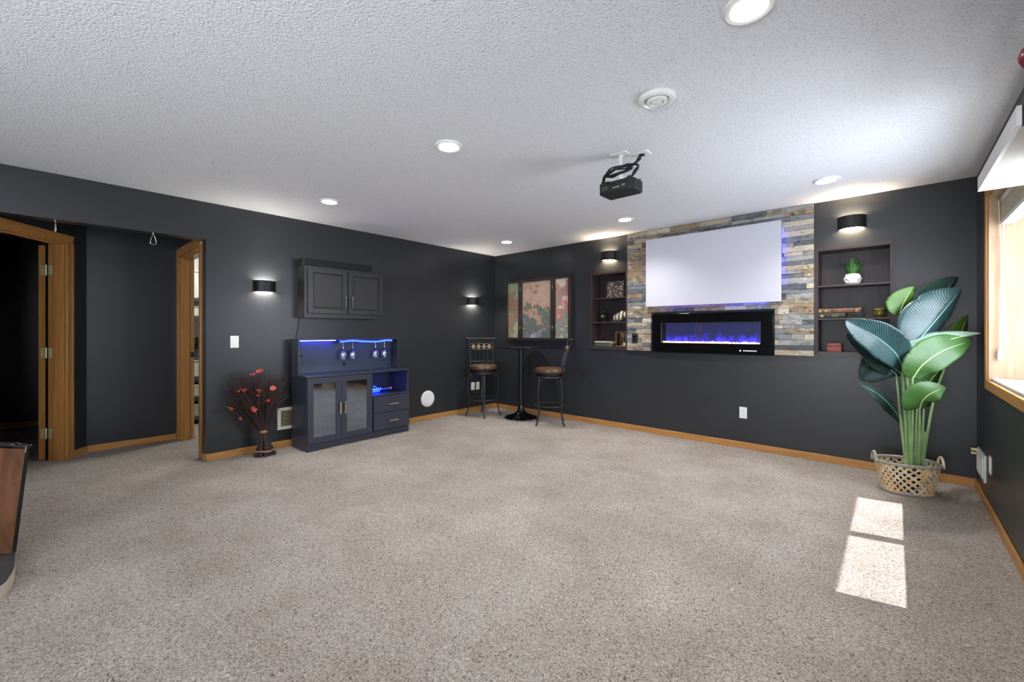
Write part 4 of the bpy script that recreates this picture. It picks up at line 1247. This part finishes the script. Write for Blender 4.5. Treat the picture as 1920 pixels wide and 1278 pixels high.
for u, zz, r, kd in fl:
    r *= 1.25
    c = ax * u + bx_ * rr.uniform(0.06, 0.10) + Vector((0, 0, zz))
    mb = MB()
    dirv = Vector((rr.uniform(-.3, .6), rr.uniform(-.5, .5), rr.uniform(0.1, 1))).normalized()
    p_, q_ = dirv.orthogonal().normalized(), None
    q_ = dirv.cross(p_)
    for k in range(6):
        a = k * pi / 3 + rr.uniform(-.2, .2)
        o_ = (p_ * cos(a) + q_ * sin(a)); sd = dirv.cross(o_)
        mb.add([c, c + o_ * r * 0.6 + sd * r * 0.45 + dirv * r * 0.25, c + o_ * r * 1.15 + dirv * r * 0.7, c + o_ * r * 0.6 - sd * r * 0.45 + dirv * r * 0.25], [(0, 1, 2, 3)])
    mb.sphere(tuple(c + dirv * r * 0.15), r * 0.42, 8, 5)
    base = ax * (u * 0.15) + Vector((-0.005, -0.012, 0.25))
    fo = mb.build('flower', orf if kd else redf, t)
    MB().tube([c - dirv * 0.004, c.lerp(base, 0.35), base], 0.0018, 4).build('flower_stalk', stick_m, fo)

# ================================================================== panel stand at the left edge
t = thing('veneer_stand', 'upright walnut veneer panel with chrome edged black cap and rounded dark foot', 'stand', (1.448, -4.997, 0), 42.1)
MB().prism([(-0.75, 0.066), (-0.040, 0.066), (0.030, 0.612), (-0.75, 0.630)], 0.0, 0.012).build('veneer_panel', 'walnut', t, bevel=0.004)
cap = spline([(-0.75, 0.0, 0.634), (-0.10, 0, 0.638), (-0.03, 0, 0.633), (0.038, 0, 0.626)], 6)
cb = MB(); 
poly = [(p.x, p.z) for p in cap] + [(p.x, p.z - 0.014) for p in reversed(cap)]
cb.prism(poly, -0.006, 0.018)
cb.build('cap', 'black', t, bevel=0.003)
for yy in (-0.008, 0.020):
    MB().tube([(p.x, yy, p.z + 0.001) for p in cap], 0.003, 8).build('chrome_edge', 'chrome', t, smooth=True)
MB().tube([(0.040, -0.007, 0.626), (0.034, -0.006, 0.595)], 0.0025, 8).build('chrome_corner', 'chrome', t)
MB().obox((-0.004, 0.006, 0.34), (0.127, 0, 0.99), (0, 1, 0), (0.99, 0, -0.127), 0.27, 0.008, 0.002).build('edge_band', 'black', t)
arc = [(-0.062, 0.03), (-0.004, -0.018), (0.097, -0.108), (0.160, -0.177), (0.215, -0.26), (0.21, -0.38), (0.08, -0.52)]
sm_ = spline([(x, y, 0) for x, y in arc], 5)
fpoly = [(p.x, p.y) for p in sm_] + [(-0.75, -0.52), (-0.75, 0.05)]
MB().prism(fpoly, 0.0, 0.060, axis='z').build('foot', plain('pale_beige_edge', lin(196, 180, 164), 0.5), t)
MB().prism(fpoly, 0.060, 0.066, axis='z').build('foot_top', plain('dark_slate_laminate', lin(62, 64, 64), 0.35, var=0.2), t)

# ================================================================== store room seen through the right door
t = thing('storage_rack', 'dark metal shelf rack of pale bins seen through the right hall door', 'rack', (-2.2, -3.72, 0))
rz_ = [0.10, 0.36, 0.62, 0.96, 1.42, 1.66]
for xx in (-0.19, 0.16):
    for yy in (0.0, 0.87):
        box(xx, xx + 0.03, yy, yy + 0.03, 0, 2.1).build('upright', 'black', t)
for zz in rz_:
    box(-0.19, 0.19, 0, 0.9, zz - 0.045, zz).build('rack_shelf', plain('dark_steel', lin(58, 64, 72), 0.4), t)
pb = plain('translucent_bin', lin(214, 220, 206), 0.35, var=0.08, scale=8)
hs = [0.17, 0.17, 0.24, 0.36, 0.14, 0.40]
for i, zz in enumerate(rz_):
    if i == 3: continue
    b_ = thing('storage_bin', 'pale bin on the %s shelf of the rack seen through the right hall door' % ['lowest', 'second lowest', 'third lowest', '', 'second highest', 'topmost'][i], 'bin', (-2.2, -3.68, zz), 0, 'bins on the store room rack')
    MB().prism([(-0.14, 0.0), (0.15, 0.0), (0.175, hs[i] * 0.86), (-0.165, hs[i] * 0.86)], 0.0, 0.80).build('bin_body', pb, b_, bevel=0.01)
    box(-0.175, 0.185, -0.005, 0.805, hs[i] * 0.87, hs[i] * 0.94).build('bin_lid', 'white_paint', b_, bevel=0.004)
pts = [Vector((rr.uniform(-0.10, 0.14), rr.uniform(0.02, 0.36), rr.uniform(0.01, 0.22))) for _ in range(40)]
tw = thing('cable_heap', 'heap of dark coiled cable on the middle of the store room rack', 'cable', (-2.2, -3.70, 0.96))
MB().tube(spline(pts, 5), 0.010, 6).build('coil', 'black_matte', tw, smooth=True)
t = thing('store_room_fill', 'unseen ceiling lamp added to light the store room behind the right hall door', 'ceiling light', (-1.4, -2.9, H))  # lamp added out of view to brighten the store room
MB().lathe([(0.16, 0), (0.16, -0.03), (0.14, -0.035)], 24).build('lamp_base', 'white', t)
MB().lathe([(0.145, -0.03), (0.13, -0.07), (0.08, -0.09), (0.001, -0.095)], 24).build('lamp_globe', 'store_fill', t, smooth=True)

t = thing('pull_knob', 'small dark red knob hanging high by the window, at the right picture edge', 'pull knob', (5.10, -3.045, 0))
MB().lathe([(0.002, 1.968), (0.014, 1.974), (0.023, 1.990), (0.024, 2.004), (0.018, 2.022), (0.006, 2.034)], 20).build('knob', plain('dark_red_lacquer', lin(104, 38, 42), 0.25), t, smooth=True)
MB().tube([(0, 0, 2.03), (0, 0, 2.43)], 0.0018, 6).build('chain', 'brass', t)
MB().lathe([(0.012, 2.425), (0.016, 2.44)], 12).build('ceiling_cup', 'brass', t)

# ================================================================== basket and big plant
BC = Vector((4.882, -0.50, 0)); BA = Vector((0.957, 0.29, 0)).normalized(); BB = Vector((-BA.y, BA.x, 0))
t = thing('woven_basket', 'oval open weave rattan basket with two loop handles holding the big plant', 'basket', (BC.x, BC.y, 0))
BHh = 0.235
def bw(a, z, ins=0.0):
    k = z / BHh
    la, lb = 0.150 + 0.042 * k - ins, 0.105 + 0.035 * k - ins
    e = 0.85
    ca, sa = cos(a), sin(a)
    ca = math.copysign(abs(ca) ** e, ca); sa = math.copysign(abs(sa) ** e, sa)
    return BA * (la * ca) + BB * (lb * sa) + Vector((0, 0, z))
ratt = [plain('rattan_light', lin(222, 188, 138), 0.5, var=0.15, scale=40), plain('rattan_pale', lin(226, 206, 172), 0.5, var=0.15, scale=40), plain('rattan_grey', lin(160, 150, 142), 0.5, var=0.2, scale=40)]
rr = random.Random(8)
NS = 26
for dirn in (1, -1):
    for k in range(NS):
        a0 = 2 * pi * k / NS
        mb = MB(); vv = []
        hw = 0.058 if rr.random() < 0.75 else 0.045
        n = 9
        for i in range(n):
            z = 0.012 + (BHh - 0.022) * i / (n - 1)
            a = a0 + dirn * 1.05 * i / (n - 1)
            off = 0.0018 * (1 if (i + k + (dirn < 0)) % 2 else -1)
            for da in (-hw, hw):
                p = bw(a + da, z, -off); vv.append(p)
            for da in (hw, -hw):
                vv.append(bw(a + da, z, -off + 0.002))
        ff = []
        for i in range(n - 1):
            b = i * 4
            for c in range(4):
                ff.append((b + c, b + (c + 1) % 4, b + 4 + (c + 1) % 4, b + 4 + c))
        ff += [(0, 1, 2, 3), ((n - 1) * 4 + 3, (n - 1) * 4 + 2, (n - 1) * 4 + 1, (n - 1) * 4)]
        mb.add(vv, ff)
        mb.build('weave_strip', rr.choices(ratt, [5, 4, 1.2])[0], t)
ring = [bw(2 * pi * i / 40, BHh - 0.006) for i in range(40)]
MB().tube(ring, 0.009, 8, closed=True, flat=1.3).build('rim', ratt[2], t, smooth=True)
MB().tube([bw(2 * pi * i / 40, 0.009) for i in range(40)], 0.008, 8, closed=True).build('base_ring', ratt[2], t, smooth=True)
mb = MB(); n = 40
mb.add([bw(2 * pi * i / n, 0.004, 0.002) for i in range(n)] + [bw(2 * pi * i / n, 0.010, 0.002) for i in range(n)], [tuple(range(n - 1, -1, -1)), tuple(range(n, 2 * n))] + [(i, (i + 1) % n, n + (i + 1) % n, n + i) for i in range(n)])
mb.build('floor_disc', ratt[0], t)
for sgn in (1, -1):
    hp = []
    for i in range(13):
        u = pi * i / 12
        c = BA * (0.196 * sgn) + Vector((0, 0, BHh - 0.02 + 0.072 * sin(u))) + BB * (0.045 * cos(u))
        hp.append(c)
    MB().tube(hp, 0.0085, 8).build('handle', ratt[1] if sgn > 0 else ratt[2], t, smooth=True)

t = thing('bird_of_paradise_plant', 'tall green plant with large paddle leaves standing in the woven basket', 'plant', (BC.x, BC.y, 0))
t_off = Vector((BC.x, BC.y, 0))
MB().lathe([(0.070, 0.013), (0.085, 0.16), (0.090, 0.19), (0.082, 0.19), (0.001, 0.175)], 28).build('nursery_pot', 'black_matte', t, smooth=True)
LEAVES = [
    ('A', [[4.8893, -0.4658, 1.1843], [4.9892, -0.3486, 1.3685], [5.0967, -0.2246, 1.5297], [5.1801, -0.1627, 1.6423]], 0.1384, 0.1221, 0.3, 0.5, 'dark'),
    ('B', [[4.9116, -0.5534, 1.1023], [5.0069, -0.4943, 1.25], [5.101, -0.4363, 1.4023], [5.1814, -0.3637, 1.5347]], 0.1913, 0.1343, 0.35, 0.5, 'stripe'),
    ('C', [[4.8562, -0.59, 0.9633], [4.8151, -0.6945, 1.0652], [4.7269, -0.828, 1.1702], [4.6223, -0.9494, 1.2493], [4.5493, -1.0154, 1.3028]], 0.1099, 0.1099, 0.1, -0.5, 'stripe'),
    ('D', [[4.855, -0.5237, 0.8988], [4.7662, -0.6309, 0.9872], [4.6577, -0.7692, 1.1117], [4.5394, -0.9166, 1.208]], 0.0814, 0.0733, 0.2, -0.3, 'deep'),
    ('E', [[4.8224, -0.5801, 0.9008], [4.7782, -0.5931, 0.9444], [4.7161, -0.6222, 1.0093], [4.6476, -0.6706, 1.0739]], 0.1628, 0.0407, 0.3, 0.3, 'deep'),
    ('F', [[4.8556, -0.5232, 0.5332], [4.7961, -0.6038, 0.6514], [4.7126, -0.7197, 0.7583], [4.6099, -0.8259, 0.8347]], 0.0611, 0.0611, -0.2, 0.5, 'deep'),
    ('G', [[4.8431, -0.4671, 1.3454], [4.8556, -0.4558, 1.411], [4.8835, -0.4441, 1.4859], [4.9233, -0.4351, 1.5676]], 0.1099, 0.0814, 0.2, 0.3, 'bright'),
    ('H', [[5.1366, -0.2424, 1.051], [5.1737, -0.2089, 1.151], [5.2034, -0.1956, 1.2509], [5.2243, -0.2171, 1.3494]], 0.0895, 0.0895, 0.3, 0.4, 'bright'),
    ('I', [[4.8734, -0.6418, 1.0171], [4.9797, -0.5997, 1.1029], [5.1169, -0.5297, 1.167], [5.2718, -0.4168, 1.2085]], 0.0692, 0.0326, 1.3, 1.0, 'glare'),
    ('J', [[4.9127, -0.6332, 0.8788], [4.967, -0.6381, 0.9816], [5.0754, -0.5806, 1.0853], [5.2274, -0.4569, 1.1572]], 0.1384, 0.0895, 0.2, -0.3, 'green'),
    ('K', [[4.9447, -0.4023, 0.6811], [4.9916, -0.333, 0.7787], [5.0383, -0.2773, 0.8708], [5.0998, -0.2083, 0.9478]], 0.1547, 0.1628, 0.2, 0.3, 'green'),
    ('L', [[4.9491, -0.6543, 0.6652], [4.9622, -0.6963, 0.7262], [5.003, -0.7, 0.7808], [5.0792, -0.6581, 0.8275]], 0.1262, 0.0692, 0.2, -0.2, 'green'),
]
STEMS = [
    ('A', [[4.8829, -0.4715, 1.1442], [4.8919, -0.4715, 0.5312], [4.8947, -0.4811, 0.1662]]),
    ('B', [[4.9112, -0.5403, 1.1018], [4.9087, -0.5224, 0.5818], [4.9063, -0.4942, 0.1719]]),
    ('C', [[4.8562, -0.59, 0.9655], [4.8728, -0.5547, 0.5818], [4.8883, -0.5105, 0.1719]]),
    ('D', [[4.8553, -0.5234, 0.8923], [4.8735, -0.507, 0.4934], [4.8946, -0.4879, 0.1678]]),
    ('E', [[4.8221, -0.5804, 0.9024], [4.8492, -0.5478, 0.5371], [4.8824, -0.5057, 0.1694]]),
    ('F', [[4.8553, -0.5234, 0.5341], [4.8644, -0.5152, 0.3713], [4.8825, -0.4988, 0.1678]]),
    ('G', [[4.8437, -0.4666, 1.3461], [4.8588, -0.4731, 0.897], [4.8889, -0.4763, 0.1637]]),
    ('H', [[5.1352, -0.2437, 1.05], [5.0406, -0.3372, 0.7151], [4.9673, -0.4155, 0.1662]]),
    ('I', [[4.8746, -0.6407, 1.0169], [4.8988, -0.5784, 0.5888], [4.903, -0.514, 0.1759]]),
    ('J', [[4.9121, -0.6339, 0.881], [4.9132, -0.5843, 0.5519], [4.9059, -0.5182, 0.1775]]),
    ('K', [[4.9441, -0.4028, 0.6798], [4.9377, -0.4207, 0.4887], [4.9311, -0.4448, 0.1654]]),
    ('L', [[4.949, -0.6544, 0.6648], [4.9502, -0.5886, 0.4793], [4.9473, -0.4942, 0.1808]]),
    ('M', [[4.9856, -0.4731, 0.4686], [4.9804, -0.4576, 0.3402], [4.9756, -0.4317, 0.1719]]),
    ('N', [[4.9782, -0.4394, 0.6355], [4.9725, -0.4365, 0.456], [4.9639, -0.4321, 0.1694]]),
]

def leaf_mat(name, base, vein, rough=0.3, contrast=1.0, trans=0.15):
    m = Mat(name); m.set(Roughness=rough)
    uv = m.n('ShaderNodeUVMap'); uv.uv_map = 'UVMap'
    sp = m.n('ShaderNodeSeparateXYZ'); m.l(uv.outputs[0], sp.inputs[0])
    ab = m.n('ShaderNodeMath', operation='ABSOLUTE'); m.l(sp.outputs['X'], ab.inputs[0])
    k = m.n('ShaderNodeMath', operation='MULTIPLY_ADD'); m.l(ab.outputs[0], k.inputs[0]); k.inputs[1].default_value = -0.20; m.l(sp.outputs['Y'], k.inputs[2])
    f = m.n('ShaderNodeMath', operation='MULTIPLY'); m.l(k.outputs[0], f.inputs[0]); f.inputs[1].default_value = 210.0
    s = m.n('ShaderNodeMath', operation='SINE'); m.l(f.outputs[0], s.inputs[0])
    h = m.n('ShaderNodeMath', operation='MULTIPLY_ADD'); m.l(s.outputs[0], h.inputs[0]); h.inputs[1].default_value = 0.5 * contrast; h.inputs[2].default_value = 0.5
    nz = m.n('ShaderNodeTexNoise', Scale=7.0, Detail=3.0); m.l(m.coord(), nz.inputs['Vector'])
    ad = m.n('ShaderNodeMath', operation='MULTIPLY'); m.l(h.outputs[0], ad.inputs[0]); m.l(nz.outputs[0], ad.inputs[1])
    m.l(m.ramp(ad.outputs[0], [(0.12, base), (0.55, vein)]), m.b.inputs['Base Color'])
    m.b.inputs['Transmission Weight'].default_value = 0.0
    m.b.inputs['Subsurface Weight'].default_value = 0.0
    m.bump(h.outputs[0], 0.16, 0.003)
    # some light passes through the blade
    tl = m.n('ShaderNodeBsdfTranslucent'); tl.inputs[0].default_value = vein
    mx = m.n('ShaderNodeMixShader'); mx.inputs[0].default_value = trans
    m.l(m.b.outputs[0], mx.inputs[1]); m.l(tl.outputs[0], mx.inputs[2]); m.l(mx.outputs[0], m.o.inputs[0])
    return m.m
LM = {'dark': leaf_mat('leaf_dark_teal', lin(34, 60, 52), lin(62, 88, 78), 0.32, 0.8, 0.1),
      'stripe': leaf_mat('leaf_blue_green', lin(32, 56, 56), lin(74, 104, 106), 0.28, 0.9, 0.1),
      'deep': leaf_mat('leaf_deep_green', lin(26, 42, 38), lin(40, 60, 58), 0.35, 0.8, 0.05),
      'bright': leaf_mat('leaf_yellow_green', lin(76, 116, 40), lin(100, 138, 54), 0.45, 0.4, 0.3),
      'green': leaf_mat('leaf_fresh_green', lin(54, 94, 42), lin(84, 122, 60), 0.4, 0.5, 0.2),
      'glare': leaf_mat('leaf_painted_glare', lin(120, 164, 140), lin(206, 226, 218), 0.15, 0.4, 0.2)}  # last one has the white glare on the blade painted into its colour
rib_m = plain('pale_midrib', lin(176, 198, 140), 0.4, var=0.1)
rib_d = plain('teal_midrib', lin(120, 160, 150), 0.4, var=0.1)
stem_m = plain('pale_green_stem', lin(140, 172, 116), 0.4, var=0.2, scale=12)
FWD = Vector((-0.6702, 0.7421, 0))       # the leaves fan out across this direction
for nm, pts, wl, wr, tl, tr, mt in LEAVES:
    pts = [Vector(p) - t_off for p in pts]
    mid = spline(pts, 12)
    # even parameter
    L = [0.0]
    for i in range(1, len(mid)): L.append(L[-1] + (mid[i] - mid[i - 1]).length)
    N = len(mid); K = 7
    vs = []; uvs = []
    notch = {rr.randrange(int(N * 0.35), int(N * 0.9)): 0.93 for _ in range(2)}
    for i in range(N):
        tt = (mid[min(i + 1, N - 1)] - mid[max(i - 1, 0)]).normalized()
        v = L[i] / L[-1]
        side = tt.cross(FWD)
        if side.length < 0.2: side = Vector((-0.7421, -0.6702, 0))
        side.normalize()
        f = max(0.0, sin(pi * (0.03 + 0.97 * v) ** (0.95 if mt in ('dark', 'stripe') else 0.82))) ** (0.55 if mt in ('dark', 'stripe') else 0.72) * notch.get(i, 1.0)
        if i == N - 1: f = 0.02
        if i == 0: f = max(f, 0.12)
        rip = 0.0007 * sin(v * 95)
        for sgn, w, tilt in ((1, wl, tl), (-1, wr, tr)):
            for k in range(1, K + 1):
                u = k / K
                droop = tilt * (u + 0.35 * u * u)
                p = mid[i] + side * (sgn * w * f * u) + FWD * (w * f * droop + rip * u + 0.004 * u * sin(v * 17 + sgn)) + Vector((0, 0, -0.10 * w * f * u * u))
                vs.append(p); uvs.append((sgn * u, v))
        vs.append(mid[i]); uvs.append((0, v))
    row = 2 * K + 1; ci = 2 * K
    fs = []
    for i in range(N - 1):
        a, b = i * row, (i + 1) * row
        order_l = [ci] + list(range(0, K)); order_r = [ci] + list(range(K, 2 * K))
        for od, fl_ in ((order_l, False), (order_r, True)):
            for k in range(K):
                q = (a + od[k], a + od[k + 1], b + od[k + 1], b + od[k])
                fs.append(q if not fl_ else tuple(reversed(q)))
    me = bpy.data.meshes.new('leaf')
    me.from_pydata(vs, [], fs)
    ul = me.uv_layers.new(name='UVMap')
    for lp in me.loops: ul.data[lp.index].uv = uvs[lp.vertex_index]
    me.polygons.foreach_set('use_smooth', [True] * len(me.polygons))
    me.materials.append(LM[mt])
    lf = bpy.data.objects.new('leaf', me); COL.objects.link(lf); lf.parent = t
    sd = lf.modifiers.new('thickness', 'SOLIDIFY'); sd.thickness = 0.0012
    rad = [max(0.0012, 0.0058 * (1 - 0.85 * l / L[-1])) for l in L]
    MB().tube(mid, rad, 7).build('midrib', rib_d if mt in ('dark', 'stripe', 'deep') else rib_m, lf, smooth=True)
for nm, pts in STEMS:
    pts = [Vector(p) - t_off for p in pts]
    c = spline(list(reversed(pts)), 8)
    r0, r1 = 0.0105, 0.0052
    MB().tube(c, [r0 + (r1 - r0) * i / (len(c) - 1) for i in range(len(c))], 8).build('stem', stem_m, t, smooth=True)
for dx, r, h in ((-0.012, 0.024, 0.34), (0.034, 0.014, 0.26)):
    b = Vector((0.742 * dx, 0.670 * dx, 0)) + Vector((0.012, 0.0, 0))
    MB().tube([b + Vector((0, 0, 0.16)), b + Vector((0, 0, 0.24)), b + Vector((-0.004, 0, h + 0.06))], [r, r * 0.95, r * 0.35], 12).build('stem_sheath', stem_m, t, smooth=True)
